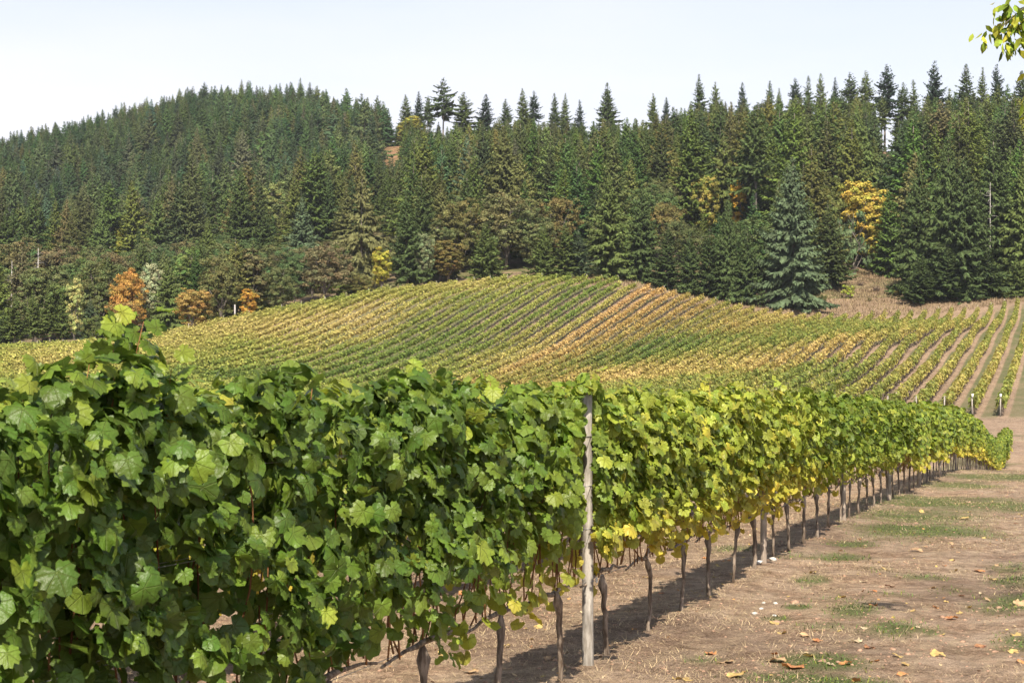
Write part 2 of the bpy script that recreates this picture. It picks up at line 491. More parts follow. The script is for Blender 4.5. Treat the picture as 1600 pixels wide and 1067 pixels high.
# ------------------------------------------------------------------ where grass grows near the path
GP = []
for cx7, cy7, ru, rv, st in ((830, 735, .20, .5, .8), (1000, 820, .22, .45, .8), (670, 970, .30, .35, .8), (640, 1050, .45, .25, .9), (1540, 700, .35, .8, .6), (1300, 170, .9, 2.2, .8), (1330, 252, 1.6, 2.2, .9), (1150, 310, 1.1, 2.2, .55), (1150, 380, .9, 1.5, .7),
                             (760, 495, .28, .6, .7), (630, 600, .16, .4, .9), (570, 725, .10, .2, .9), (470, 775, .09, .15, .9), (1580, 590, .3, .8, .6), (1130, 580, .3, .4, .6), (1540, 130, 1.6, 2.5, .7), (1560, 530, .3, .5, .5), (1180, 835, .10, .3, .7), (1030, 660, .3, .25, .4), (820, 435, .3, .6, .6), (700, 810, .3, .3, .4),
                             (1005, 297, .3, .5, .9), (130, 955, .15, .2, .6), (1270, 640, .25, .6, .3), (1380, 100, 1.0, 2.0, .5), (950, 560, .3, .4, .35), (1590, 880, .25, .5, .6), (280, 455, .3, .5, .5), (760, 680, .4, .4, .3), (560, 500, .3, .5, .4)):
    p = hit(1050 + cx7 / 2.907, 700 + cy7 / 2.907)
    if p: GP.append((p[0], p[1], ru, rv, st))
def grassy(x, y):
    out = 0
    for (qx, qy, ru, rv, st) in GP:
        d = (x - qx) * RD[0] + (y - qy) * RD[1]; w = (x - qx) * RN[0] + (y - qy) * RN[1]
        out = np.maximum(out, st * np.exp(-(d / rv) ** 2 - (w / ru) ** 2))
    u = x - ROWD * y
    n1 = vnoise(x, y, .9, 501, 3)
    out = out * np.clip(.3 + 1.3 * n1, 0, 1.15)
    amb = np.clip((vnoise(x, y, 1.1, 503, 4) - .50) * 2.4, 0, .42) * np.clip((u + 1.2) / 2.4, .15, 1)
    far = np.clip((y - 30) / 30, 0, 1) * np.clip((vnoise(x, y, 3, 504, 4) - .48) * 3, 0, .4)
    return np.clip(np.maximum(out, np.maximum(amb, far)), 0, 1) * np.clip((132 - y) / 20, 0, 1)
def darktone(x, y):  # darker tone in a near band right of the track and in random patches
    u = x - ROWD * y
    a = np.exp(-((u - 2.05) / .5) ** 2) * np.clip((14 - y) / 4, 0, 1) * (.4 + .8 * vnoise(x, y, .5, 511, 3))
    b = np.clip((vnoise(x / 1.0, y, 1.3, 513, 4) - .56) * 3.5, 0, .6)
    return np.clip(a + b, 0, 1)

# ------------------------------------------------------------------ the ground sheet
def spaced(*seg):
    out = []
    for a, b, st in seg: out.append(np.arange(a, b, st))
    return np.concatenate(out)
gx = spaced((-1600, -1000, 200), (-1000, -400, 100), (-400, -90, 8), (-90, -8, 2.0), (-8, -4, .5), (-4, 17, .12), (17, 30, .5), (30, 120, 2.0), (120, 400, 8), (400, 1000, 100), (1000, 1601, 200))
gy = spaced((-400, -100, 100), (-100, -4, 4), (-4, 6.5, .5), (6.5, 40, .12), (40, 70, .3), (70, 140, 1.2), (140, 300, 2.0), (300, 900, 8), (900, 1501, 100))
GX, GY = np.meshgrid(gx, gy)
GZ = TN(GX, GY)
r = np.hypot(np.maximum(np.abs(GX) - 420, 0), np.maximum(GY - 940, 0) + np.maximum(-60 - GY, 0))
GZ = GZ * np.exp(-r / 900)
V = np.column_stack([GX.ravel(), GY.ravel(), GZ.ravel()])
ny, nx = GX.shape
ii, jj = np.meshgrid(np.arange(ny - 1), np.arange(nx - 1), indexing='ij')
q = (ii * nx + jj).ravel()
quads = np.column_stack([q, q + 1, q + nx + 1, q + nx])
cx = (GX[:-1, :-1] + GX[1:, 1:]).ravel() / 2; cy = (GY[:-1, :-1] + GY[1:, 1:]).ravel() / 2
cu = cx - ROWD * cy
is_hill = (cy > 300)
is_path = (cu > -2.5) & (cu < 5.0) & (cy < 128) & (cy > -60)
for nm, mask, mt in (('dirt_path', is_path & ~is_hill, M_GROUND), ('vineyard_ground', ~is_path & ~is_hill, M_GROUND), ('wooded_hill', is_hill, M_HILL)):
    qs = quads[mask]
    used, invx = np.unique(qs.ravel(), return_inverse=True)
    me = mesh_np(nm, V[used], invx.reshape(-1, 4), 4, (mt,), smooth=True)
    for an, fn in (('grassy', grassy), ('darktone', darktone)):
        a_ = me.attributes.new(an, 'FLOAT', 'POINT'); a_.data.foreach_set('value', fn(V[used][:, 0], V[used][:, 1]).astype(np.float32))
    tag(link(nm, me), kind='structure')

# ------------------------------------------------------------------ leaves
def leaf_outline(npt, ser=.07, seed=0):
    g = np.random.default_rng(seed)
    ang = np.array([0, 12, 28, 50, 64, 80, 105, 122, 140, 160, 174])
    rad = np.array([1.0, .90, .78, .90, .84, .72, .79, .75, .66, .55, .14])
    th = np.linspace(-174, 174, npt)
    rr = np.interp(np.abs(th), ang, rad) * (1 + (g.random(npt) - .5) * .08)
    rr[::2] *= 1 + ser; rr[1::2] *= 1 - ser
    rr[0] = rr[-1] = .12
    t = np.radians(th)
    return np.column_stack([np.sin(t) * rr, -np.cos(t) * rr]), th

def leaf_mesh_arrays(npt=27, ring=True, seed=0, cup=.22, wav=.12):
    """grape leaf: stalk end at the origin, tip towards -y, upper side +z; about 1.4 units wide"""
    g = np.random.default_rng(seed + 50)
    o, th = leaf_outline(npt, seed=seed)
    r = np.hypot(o[:, 0], o[:, 1])
    lobes = np.cos(np.radians(th) * 7.2) * .5 + .5
    z = -cup * r ** 2 - wav * (1 - lobes) * r * .6 + (g.random(npt) - .5) * wav * .8
    ph = g.random() * 6
    z += .10 * np.sin(o[:, 0] * 2.6 + ph)
    outer = np.column_stack([o, z])
    if not ring:
        V = np.vstack([[0, 0, 0], outer])
        Fc = [(0, i, i + 1) for i in range(1, npt)]
        return V, np.array(Fc)
    inner = outer[::2] * .52; inner[:, 2] = outer[::2, 2] * .30 + .03
    V = np.vstack([[0, 0, 0], inner, outer])
    ni = len(inner); Fc = [(0, i, i + 1) for i in range(1, ni)]
    for i in range(ni - 1):
        a, b = 1 + i, 2 + i; c = 1 + ni + 2 * i
        Fc += [(a, c, c + 1), (a, c + 1, b), (b, c + 1, c + 2)]
    return V, np.array(Fc)

NEARL = [leaf_mesh_arrays(27, True, s, cup=(.10, .22, .38, -.12, .30)[s % 5], wav=.14 + .09 * (s % 3)) for s in range(10)]
MIDL = [leaf_mesh_arrays(15, False, s + 20, cup=(.12, .3, -.1, .22, .4)[s], wav=.2) for s in range(5)]
FARL = [leaf_mesh_arrays(7, False, s + 40, cup=.18, wav=.1) for s in range(3)]
NEARM = [mesh_np('leaf', v, f, 3, (M_LEAF,), uv=v[:, :2], smooth=True) for v, f in NEARL]
MIDM = [mesh_np('leaf', v, f, 3, (M_LEAF,), uv=v[:, :2], smooth=True) for v, f in MIDL]

def frames(nrm, tipdir):
    """rotation matrices (N,3,3) with z = nrm and -y as close to tipdir as possible"""
    z = nrm / np.linalg.norm(nrm, axis=1)[:, None]
    y = -tipdir + z * (tipdir * z).sum(1)[:, None]
    y /= np.linalg.norm(y, axis=1)[:, None] + 1e-9
    x = np.cross(y, z)
    return np.stack([x, y, z], axis=2)

def join_leaves(pos, Rm, sc, cols, protos, g):
    """bake many leaves into arrays"""
    acc = Acc()
    pick = g.integers(0, len(protos), len(pos))
    for k, (pv, pf) in enumerate(protos):
        idx = np.where(pick == k)[0]
        if not len(idx): continue
        Vv = np.einsum('nij,vj->nvi', Rm[idx], pv) * sc[idx][:, None, None] + pos[idx][:, None, :]
        m = len(pv)
        Fc = pf[None] + (np.arange(len(idx)) * m)[:, None, None]
        acc.add(Vv.reshape(-1, 3), Fc.reshape(-1, 3), np.repeat(cols[idx], m, axis=0), np.tile(pv[:, :2], (len(idx), 1)))
    return acc

def vine_colour(yel, g):
    """leaf colour for yellowness 0..1 (dark green -> yellow green -> yellow)"""
    yel = np.clip(yel, 0, 1)
    stops = np.array([0, .25, .5, .75, 1.0])
    cs = np.array([(.074, .134, .017), (.156, .225, .026), (.290, .335, .042), (.47, .42, .055), (.60, .45, .06)])
    c = np.column_stack([np.interp(yel, stops, cs[:, i]) for i in range(3)])
    return c * (1 + (g.random((len(yel), 1)) - .5) * .5)

# ------------------------------------------------------------------ the near row
X0 = -2.865
SPC = 1.04 * RD[1]                # vine spacing measured along y
POSTY = [9.83 + 6.15 * RD[1] * k for k in range(-1, 13)]
POSTY = [y for y in POSTY if y < 88 and y > 3]

def row_pt(Y, x0=X0): return np.array([x0 + ROWD * Y, Y])

def vine_leaves(Y, g, nleaf, x0=X0, height=None, both=True, ymod=None, topless=False):
    """local coordinates: a along row, u towards the path, h up"""
    a = (g.random(nleaf) - .5) * 1.14
    s_world = Y / RD[1] + a
    top = height(s_world) if height else 1.66 + (vnoise(s_world, 0, .35, 77, 2) - .5) * .26
    kind = g.random(nleaf)
    hf = g.random(nleaf) ** .92
    lowb = .54 + (vnoise(s_world, 3.3, .25, 91) - .5) * .35
    h = lowb + (top - lowb) * hf
    bul = vnoise(s_world, h, .30, 31, 2)
    bul = .5 * bul + .5 * vnoise(s_world, h, .16, 35, 1)
    kind = np.where((kind < .60) & (bul < .46) & (g.random(nleaf) < .62), .61 + .38 * g.random(nleaf), kind)
    prof = .07 + .25 * np.clip(bul - .28, 0, 1) * 1.5
    prof = prof * np.clip((top - h) / .18, .25, 1) * np.clip((h - .45) / .35, .35, 1)
    u = np.where(kind < .60, prof + g.normal(0, .035, nleaf), np.where(kind < .82, (g.random(nleaf) * 2 - 1) * prof * .75, -prof * .55 + g.normal(0, .03, nleaf)))
    side = np.where(kind < .60, 1.0, np.where(kind < .82, np.where(g.random(nleaf) < .6, 1.0, -1.0), -1.0))
    topn = np.clip((h - (top - .22)) / .22, 0, 1)
    nrm = np.column_stack([g.normal(0, .62, nleaf), side * (.85 - .4 * topn) + g.normal(0, .45, nleaf), .48 + topn * .6 + g.normal(0, .50, nleaf)])
    tip = np.column_stack([g.normal(0, .5, nleaf), side * .25 + g.normal(0, .2, nleaf), -1 + topn * .5 + g.normal(0, .25, nleaf)])
    # local (a,u,h) -> world
    B = np.array([[RD[0], RN[0], 0], [RD[1], RN[1], 0], [0, 0, 1]])
    base = row_pt(Y, x0)
    px = base[0] + a * RD[0] + u * RN[0]; py = base[1] + a * RD[1] + u * RN[1]
    gz = T(base[0] + a * RD[0], base[1] + a * RD[1])
    pos = np.column_stack([px, py, gz + h + .03])
    Rm = frames(nrm @ B.T, tip @ B.T)
    sc = g.uniform(.034, .070, nleaf) * np.where(g.random(nleaf) < .10, 1.25, 1.0) * (1 - .12 * topn)
    return pos, Rm, sc, a, u, h, side, kind

def near_yel(Y, h, g, nn):
    # yellowness along the row, read off the photograph
    yb = np.interp(Y, [3, 7, 8.5, 10, 12, 15, 17, 19, 25, 40, 60, 90], [.08, .12, .24, .40, .46, .50, .52, .32, .33, .36, .42, .30])
    low = np.clip((1.0 - h) / .5, 0, 1)
    yl = np.interp(Y, [3, 6.5, 8.0, 9.5, 13, 30, 60, 90], [.0, .08, .45, .60, .48, .40, .35, .2])
    return yb + low * yl + g.normal(0, .10, nn) + (g.random(nn) < .02) * .25 - .04

def near_height(s):
    y = s * RD[1]
    base = 1.66 + (vnoise(s, 0, .30, 77, 2) - .5) * .26 + .16 * np.clip(vnoise(s, 4, .11, 78) - .72, 0, 1) / .28
    base += .10 * np.exp(-((y - 9.75) / .16) ** 2)
    base += .16 * np.exp(-((y - 4.90) / .09) ** 2) + .04 * np.exp(-((y - 4.72) / .35) ** 2) - .05 * np.exp(-((y - 4.2) / .25) ** 2)
    return base

def cane_mesh(g, h0, h1, lean_a, lean_u, r0=.0045):
    k = 7; t = np.linspace(0, 1, k)
    wob = np.cumsum(g.normal(0, .016, (k, 2)), axis=0)
    pts = np.column_stack([lean_a * t + wob[:, 0], lean_u * t + wob[:, 1], h0 + (h1 - h0) * t])
    return tube(pts, np.linspace(r0, r0 * .55, k), 5)

BASIS = Matrix(((RD[0], RN[0], 0), (RD[1], RN[1], 0), (0, 0, 1)))
ROWROT = math.atan2(RD[1], RD[0])         # local x = along the row; local y = away from the path (left)

def trunk_arrays(g, hh=.58, seg=8):
    k = 9; t = np.linspace(0, 1, k)
    lean = g.normal(0, .08); bow = g.normal(0, .045)
    x = lean * t + bow * np.sin(t * 3.1) + g.normal(0, .004, k); y = g.normal(0, .02) * t + g.normal(0, .004, k)
    r = (.0175 + .009 * np.exp(-(t / .10) ** 2) + .013 * np.exp(-((t - .88) / .09) ** 2) + g.normal(0, .0016, k)) * g.uniform(.75, 1.05)
    r[-1] = .010
    return tube(np.column_stack([x, y, t * hh - .04 * (t == 0)]), r, seg, True, .35, g), x[-1]

FARV = []      # shared far-vine meshes

def grape_vine(idx, Y, label, group, lod, x0=X0, g=None):
    base = row_pt(Y, x0); gz = T1(base[0], base[1])
    t = thing('grape_vine', label, 'grape vine', (base[0], base[1], gz), ROWROT, group)
    inv = Matrix.Translation((base[0], base[1], gz)) @ Matrix.Rotation(ROWROT, 4, 'Z')
    inv = np.array(inv.inverted())
    (tv, tf), xtop = trunk_arrays(g, .57 + g.uniform(-.03, .04), 9 if lod == 0 else 6)
    link('trunk', mesh_np('trunk', tv, tf, 3, (M_TRUNK,), smooth=True), t)
    # cordon arm along the fruiting wire
    k = 9; s = np.linspace(-.50, .50, k)
    pts = np.column_stack([xtop + s, g.normal(0, .006, k), .53 + .03 * np.cos(s * 3) + g.normal(0, .008, k)])
    cv, cf = tube(pts, .007 + .008 * np.exp(-(s / .2) ** 2), 6, True, .3, g)
    link('cordon', mesh_np('cordon', cv, cf, 3, (M_TRUNK,), smooth=True), t)
    if lod <= 1:
        nc = 12 if lod == 0 else 8
        for c in range(nc):
            cvv, cff = cane_mesh(g, .54, g.uniform(.95, 1.55), g.normal(0, .16), g.normal(0, .03), .0048)
            cvv[:, 0] += xtop * 0 + (-.5 + (c + g.random()) / nc) + 0
            cvv[:, 1] += g.normal(0, .02) + .02
            link('cane', mesh_np('cane', cvv, cff, 3, (M_CANE,), smooth=True), t)
    # leaves
    nleaf = {0: 1260, 1: 980}[lod]
    pos, Rm, sc, a, u, h, side, kind = vine_leaves(Y, g, nleaf, x0, near_height)
    # clear in front of the posts
    keep = np.ones(nleaf, bool)
    for pY in POSTY:
        pb = row_pt(pY, x0)
        # sight corridor: leaves on the path side within 13 cm of the line from the post towards the walker on the path
        d = (pos[:, :2] - pb) @ RD; w = (pos[:, :2] - pb) @ RN
        if pY < 10:
            view = -pb / np.linalg.norm(pb)
            rel = pos[:, :2] - pb
            f_ = rel @ view; l_ = np.abs(rel @ np.array([-view[1], view[0]]))
            keep &= ~((f_ > -.02) & (l_ < .052) & (h < 1.66))
    # thin the fruit zone
    thin = np.interp(Y, [4, 5.2, 7, 10, 12, 90], [.10, .4, .74, .78, .76, .72])
    lim = np.interp(Y, [4, 5.2, 6.5, 8.5, 10.5, 90], [.80, .84, .93, .92, .86, .84])
    keep &= ~((h < lim) & (g.random(nleaf) < thin * np.clip((lim + .02 - h) / .14, 0, 1)))
    # single shoots standing above the trimmed top
    shoots = []
    for (Ys_, hs_, nn_) in ((4.93, 1.93, 34), (4.82, 1.86, 20), (4.68, 1.80, 18), (5.12, 1.80, 16), (4.55, 1.76, 12), (4.40, 1.70, 9), (7.05, 1.80, 7), (9.86, 1.83, 13), (10.6, 1.76, 6), (13.0, 1.84, 6), (6.05, 1.76, 7), (8.0, 1.78, 6), (16.4, 1.86, 6)):
        if abs(Ys_ - Y) > SPC / 2: continue
        b_ = row_pt(Ys_, x0); zb = T1(*b_)
        hh_ = np.linspace(hs_ - .40, hs_, nn_) if nn_ > 8 else np.linspace(hs_ - .22, hs_, nn_)
        off = g.normal(0, .035, (nn_, 2)) + np.column_stack([np.linspace(0, .05, nn_), np.zeros(nn_)])
        p_ = np.column_stack([b_[0] + off[:, 0], b_[1] + off[:, 1], zb + hh_])
        az_ = g.random(nn_) * 6.28
        out_ = np.column_stack([np.cos(az_), np.sin(az_), np.full(nn_, -.15)])
        nr_ = np.column_stack([g.normal(0, .5, nn_) + .4 * RN[0], g.normal(0, .5, nn_) - .5, np.full(nn_, .75)])
        shoots.append((p_ + out_ * .03, frames(nr_, out_ + np.array((0, 0, -.5))), np.linspace(.078, .046, nn_) * g.uniform(.85, 1.1, nn_), hh_))
        cp = np.column_stack([b_[0] + .05 * np.linspace(0, 1, 5), np.full(5, b_[1]), zb + np.linspace(1.2, hs_ - .05, 5)]) + g.normal(0, .008, (5, 3))
        cv2, cf2 = tube(cp, np.linspace(.0032, .0012, 5), 5)
        cl = (np.column_stack([cv2, np.ones(len(cv2))]) @ inv.T)[:, :3]
        link('cane', mesh_np('cane', cl, cf2, 3, (M_CANE,), smooth=True), t)
    if shoots:
        sp_ = np.concatenate([q_[0] for q_ in shoots]); m_ = len(sp_)
        pos = np.vstack([pos, sp_]); Rm = np.concatenate([Rm] + [q_[1] for q_ in shoots]); sc = np.concatenate([sc] + [q_[2] for q_ in shoots])
        h = np.concatenate([h] + [q_[3] for q_ in shoots]); u = np.concatenate([u, np.full(m_, .5)]); side = np.concatenate([side, np.ones(m_)]); keep = np.concatenate([keep, np.ones(m_, bool)])
        nleaf = len(pos)
    yel = near_yel(pos[:, 1], h, g, nleaf) + np.where(u == .5, .16, 0)
    cols = vine_colour(yel, g)
    P4 = np.column_stack([pos, np.ones(nleaf)]) @ inv.T
    R3 = np.einsum('ij,njk->nik', inv[:3, :3], Rm)
    idxs = np.where(keep)[0]
    # those that show largest: path side, outermost
    score = (side > 0) * 1.0 + u * 2 + (h > 1.5) * .3
    order = idxs[np.argsort(-score[idxs])]
    npart = {0: 270, 1: 120}[lod]
    parts, rest = order[:npart], order[npart:]
    protoM = NEARM if lod == 0 else MIDM
    for i in parts:
        o = bpy.data.objects.new('leaf', protoM[int(g.integers(0, len(protoM)))])
        COL.objects.link(o); o.parent = t
        m4 = np.eye(4); m4[:3, :3] = R3[i] * sc[i]; m4[:3, 3] = P4[i, :3]
        o.matrix_local = Matrix(m4.tolist())
        o.color = (*cols[i], 1)
    acc = join_leaves(P4[rest, :3], R3[rest], sc[rest], cols[rest], MIDL if lod == 0 else MIDL, g)
    f_ = link('foliage', acc.mesh('foliage', (M_LEAFA,), True), t); f_['kind'] = 'stuff'
    return t

# far vines use a few shared meshes
def make_far_variants():
    out = []
    for vnt in range(8):
        g = np.random.default_rng(900 + vnt)
        nleaf = 520
        a = (g.random(nleaf) - .5) * 1.14
        top = 1.70 + (vnoise(a + vnt * 5, 0, .4, 7, 2) - .5) * .22
        kind = g.random(nleaf)
        lowb = .56 + (vnoise(a + vnt, 3.3, .25, 91) - .5) * .3
        h = lowb + (top - lowb) * g.random(nleaf)
        h = np.where((h < .8) & (g.random(nleaf) < .4), h + .4, h)
        prof = (.18 + .14 * vnoise(a + vnt * 3, h, .35, 3, 2)) * np.clip((top - h) / .2, .3, 1)
        side = np.where(kind < .55, 1., -1.)
        u = np.where(kind < .5, prof, np.where(kind < .7, prof * (g.random(nleaf) * 2 - 1), -prof * .6)) + g.normal(0, .03, nleaf)
        topn = np.clip((h - (top - .25)) / .25, 0, 1)
        nrm = np.column_stack([g.normal(0, .5, nleaf), -side * (1 - .5 * topn) + g.normal(0, .35, nleaf), .45 + topn * .8 + g.normal(0, .35, nleaf)])
        tip = np.column_stack([g.normal(0, .4, nleaf), -side * .3, -np.ones(nleaf)])
        Rm = frames(nrm, tip)
        yel = .34 + .42 * np.clip((1.02 - h) / .45, 0, 1) + g.normal(0, .12, nleaf) + (vnt % 3 - 1) * .05
        cols = vine_colour(yel, g)
        acc = join_leaves(np.column_stack([a, -u, h]), Rm, g.uniform(.055, .09, nleaf), cols, FARL, g)
        fm = acc.mesh('foliage', (M_LEAFA,))
        (tv, tf), xt = trunk_arrays(g, .62, 6)
        tm = mesh_np('trunk', tv, tf, 3, (M_TRUNK,), smooth=True)
        ac = Acc()
        for c in range(6):
            cv, cf = cane_mesh(g, .5, 1.3, g.normal(0, .08), g.normal(0, .04), .006); cv[:, 0] += g.uniform(-.5, .5); ac.add(cv, cf)
        out.append((fm, tm, ac.mesh('canes', (M_CANE,))))
    return out
FARV = make_far_variants()

def far_vine(Y, label, group, g, x0=X0):
    b = row_pt(Y, x0)
    fm, tm, cm = FARV[int(g.integers(0, len(FARV)))]
    t = thing('grape_vine', label, 'grape vine', (b[0], b[1], T1(b[0], b[1])), ROWROT + (math.pi if g.random() < .4 else 0), group)
    t.scale = (1, g.uniform(.85, 1.2), g.uniform(.95, 1.05))
    f_ = link('foliage', fm, t); f_['kind'] = 'stuff'
    link('trunk', tm, t); c_ = link('canes', cm, t); c_['kind'] = 'stuff'
    return t

YREF = POSTY[[i for i, y in enumerate(POSTY) if abs(y - 9.83) < .1][0]]
ys = [YREF + SPC * (k + .42) for k in range(-7, 80)]
ys = [y for y in ys if 3.2 < y < 87.2]
left = [y for y in ys if y < YREF][::-1]; right = [y for y in ys if y > YREF]
def vine_label(y):
    if y < YREF:
        return f'deep green vine of the front row, {ordinal(left.index(y) + 1)} to the left of the nearest wooden post'
    k = right.index(y) + 1
    look = 'yellowing vine' if y < 18 else ('leafy green vine' if y < 45 else 'small-looking distant vine')
    return f'{look} of the front row, {ordinal(k)} to the right of the nearest wooden post'
GRP = 'vines of the front row beside the path'
for i, y in enumerate(ys):
    g = np.random.default_rng(1000 + i)
    if y < 15.5: grape_vine(i, y, vine_label(y), GRP, 0, X0, g)
    elif y < 29: grape_vine(i, y, vine_label(y), GRP, 1, X0, g)
    else: far_vine(y, vine_label(y), GRP, g)
# the next rows behind, seen through the gaps under the leaves
for rr in (1, 2):
    x0 = X0 - 2.29 * rr
    k = 0
    for y in np.arange(3.6, 34 if rr == 1 else 24, SPC):
        g = np.random.default_rng(int(3000 + rr * 200 + k)); k += 1
        far_vine(y, f'vine of the {"second" if rr == 1 else "third"} row behind the front row, {ordinal(k + 1)} counted from the left', f'vines of the {"second" if rr == 1 else "third"} row', g, x0)

# posts, clips and wires
def wood_post(Y, x0, label, h=1.66, r=.044, mat=M_POST, group='wooden posts of the front row', tilt=.0, clips=True, seed=0):
    g = np.random.default_rng(seed + 60)
    b = row_pt(Y, x0)
    t = thing('wooden_post', label, 'post', (b[0], b[1], T1(*b)), ROWROT, group)
    k = 12; tt = np.linspace(0, 1, k)
    pts = np.column_stack([tilt * tt + g.normal(0, .002, k), g.normal(0, .002, k), -.15 + (h + .15) * tt])
    v, f = tube(pts, r * (1 - .06 * tt), 12, True, .06, g)
    link('shaft', mesh_np('shaft', v, f, 3, (mat,)), t)
    if clips:
        for hz in (.54, .86, 1.12, 1.42):
            th = np.linspace(0, 2 * math.pi, 9)
            ring = np.column_stack([tilt * hz / h + .010 + .016 * np.cos(th) + r, -.02 - r * .6 + 0 * th, hz + .016 * np.sin(th)])
            v, f = tube(ring, .0035, 5)
            link('wire_clip', mesh_np('wire_clip', v, f, 3, (M_WHITE,)), t)
            band = np.column_stack([tilt * hz / h + (r + .003) * np.cos(th), (r + .003) * np.sin(th), hz + 0 * th])
            v, f = tube(band, .0022, 4)
            link('tie', mesh_np('tie', v, f, 3, (M_WIRE,)), t)
    return t
for i, y in enumerate(POSTY):
    if y < 9: lab = 'wooden post hidden among the big green leaves of the front row'
    elif y < 10: lab = 'tall pale grey wooden post, the nearest one, standing clear among the vines'
    else: lab = f'brownish wooden post of the front row, {ordinal(i - [k for k, q in enumerate(POSTY) if q > 9][0])} beyond the nearest pale post'
    if y < 9: continue
    wood_post(y, X0, lab, 1.70 if y < 10 else 1.60, 0.035 if y < 10 else .031, M_POST if y < 10 else M_OLDPOST, tilt=-.045 if y < 10 else .01, clips=y < 22, seed=i)
for k, hz in enumerate((.54, .86, 1.12, 1.42)):
    Y = np.arange(2.5, 88, .9); b = np.array([row_pt(y) for y in Y])
    for s in ((-.03, .03) if k else (0.0,)):
        z = T(b[:, 0], b[:, 1]) + hz
        v, f = tube(np.column_stack([b[:, 0] + RN[0] * s, b[:, 1] + RN[1] * s, z]), .0016, 4)
        tag(link('trellis_wire', mesh_np('trellis_wire', v, f, 3, (M_WIRE,))), f'thin metal trellis wire running through the front row, {["lowest", "second", "third", "top"][k]} level' + (', path side' if s > 0 else (', far side' if s < 0 else '')), 'wire', 'trellis wires')

# ------------------------------------------------------------------ hillside vine rows
ex = np.array([-90, -66.7, -52.9, -38.1, -20.2, -10.5, 2.1, 14, 22.7, 49.8, 90.0])
ey = np.array([203, 210, 222, 240, 255, 265, 271, 277, 281, 279, 278.0])
GOLD = []      # (x, y, along, across, strength, orange)
def gold(px, py, al, ac, st, orange):
    p = hit(px, py, 100)
    if p: GOLD.append((p[0], p[1], al, ac, st, orange))
for a in ((960, 470, 30, 3.5, .55, .55), (900, 510, 22, 5, .50, .5), (850, 545, 16, 7, .45, .4), (770, 585, 14, 6, .4, .3), (1010, 470, 20, 4, .35, .7), (1050, 495, 16, 5, .3, .6),
          (300, 535, 18, 8, .42, .25), (180, 560, 14, 8, .4, .25), (420, 520, 12, 8, .45, .3), (520, 510, 12, 6, .45, .3), (600, 500, 10, 5, .42, .3), (560, 530, 8, 6, .35, .3), (720, 455, 9, 8, .50, .2), (650, 470, 10, 4, .30, .2),
          (60, 585, 12, 9, .40, .3), (930, 600, 12, 7, .40, .5), (1000, 603, 12, 7, .42, .6), (1100, 590, 12, 6, .45, .5), (1180, 585, 12, 5, .50, .55), (1260, 565, 12, 4, .55, .6), (1320, 548, 12, 4, .55, .65), (1400, 535, 10, 5, .40, .6), (1480, 520, 10, 6, .35, .6),
          (1150, 520, 12, 4, .35, .8), (1220, 505, 12, 5, .40, .6), (1350, 500, 12, 4, .22, .7), (1500, 500, 14, 8, .25, .6), (1450, 600, 20, 8, .28, .5), (1560, 560, 40, 6, .22, .5),
          (470, 560, 14, 5, .25, .2), (250, 590, 10, 5, .2, .2)): gold(*a)
GREEN = []
for a in ((900, 585, 16, 5, .2), (980, 570, 16, 5, .24), (1050, 555, 16, 5, .24), (1110, 545, 12, 4, .2), (900, 480, 18, 3, .25), (780, 540, 20, 6, .20), (640, 560, 18, 6, .25), (480, 590, 14, 6, .25), (300, 600, 12, 5, .2), (1310, 600, 14, 5, .15)):
    p = hit(a[0], a[1], 100)
    if p: GREEN.append((p[0], p[1], a[2], a[3], a[4]))

def hill_colour(x, y, h, g):
    u = x - ROWD * y
    yel = .39 + (vnoise(u / 1.2, y / 9, 1.0, 55, 2) - .5) * .34 + (vnoise(x, y, 3.0, 56, 2) - .5) * .30
    yel = yel + np.where(u > -72.6, np.where(u > -45, -.05, .05), .03) + .16 * np.clip((1.0 - h) / .5, 0, 1)
    org = np.where(u > -72.6, .62, .10) + (vnoise(x, y, 5.0, 57, 2) - .5) * .4
    for (qx, qy, al, ac, st, o) in GOLD:
        d = (x - qx) * RD[0] + (y - qy) * RD[1]; w = (x - qx) * RN[0] + (y - qy) * RN[1]
        e = np.exp(-(d / al) ** 2 - (w / ac) ** 2)
        if o > .4 and qy > 200 and st > .45: e = np.where(u > -72.6, e, 0)
        yel = yel + .62 * st * e; org = org + (o - org) * np.clip(e, 0, 1)
    for (qx, qy, al, ac, st) in GREEN:
        d = (x - qx) * RD[0] + (y - qy) * RD[1]; w = (x - qx) * RN[0] + (y - qy) * RN[1]
        yel = yel - st * np.exp(-(d / al) ** 2 - (w / ac) ** 2)
    yel = np.clip(yel + g.normal(0, .075, len(x)) + .16 * np.exp(-((u + 69.5) / 3.6) ** 2) * np.clip((y - 195) / 30, 0, 1), 0, 1); org = np.where((u > -73) & (u < -58), org + .35, org)
    stops = np.array([0, .3, .55, .8, 1.0])
    ca = np.array([(.105, .170, .034), (.200, .255, .050), (.320, .330, .075), (.42, .39, .12), (.48, .42, .15)])
    cb = np.array([(.105, .160, .036), (.215, .225, .050), (.350, .270, .080), (.46, .31, .11), (.52, .345, .14)])
    c1 = np.column_stack([np.interp(yel, stops, ca[:, i]) for i in range(3)])
    c2 = np.column_stack([np.interp(yel, stops, cb[:, i]) for i in range(3)])
    o = np.clip(org, 0, 1)[:, None]
    return 1.10 * (c1 * (1 - o) + c2 * o) * (1 + (g.random((len(x), 1)) - .5) * .4), yel

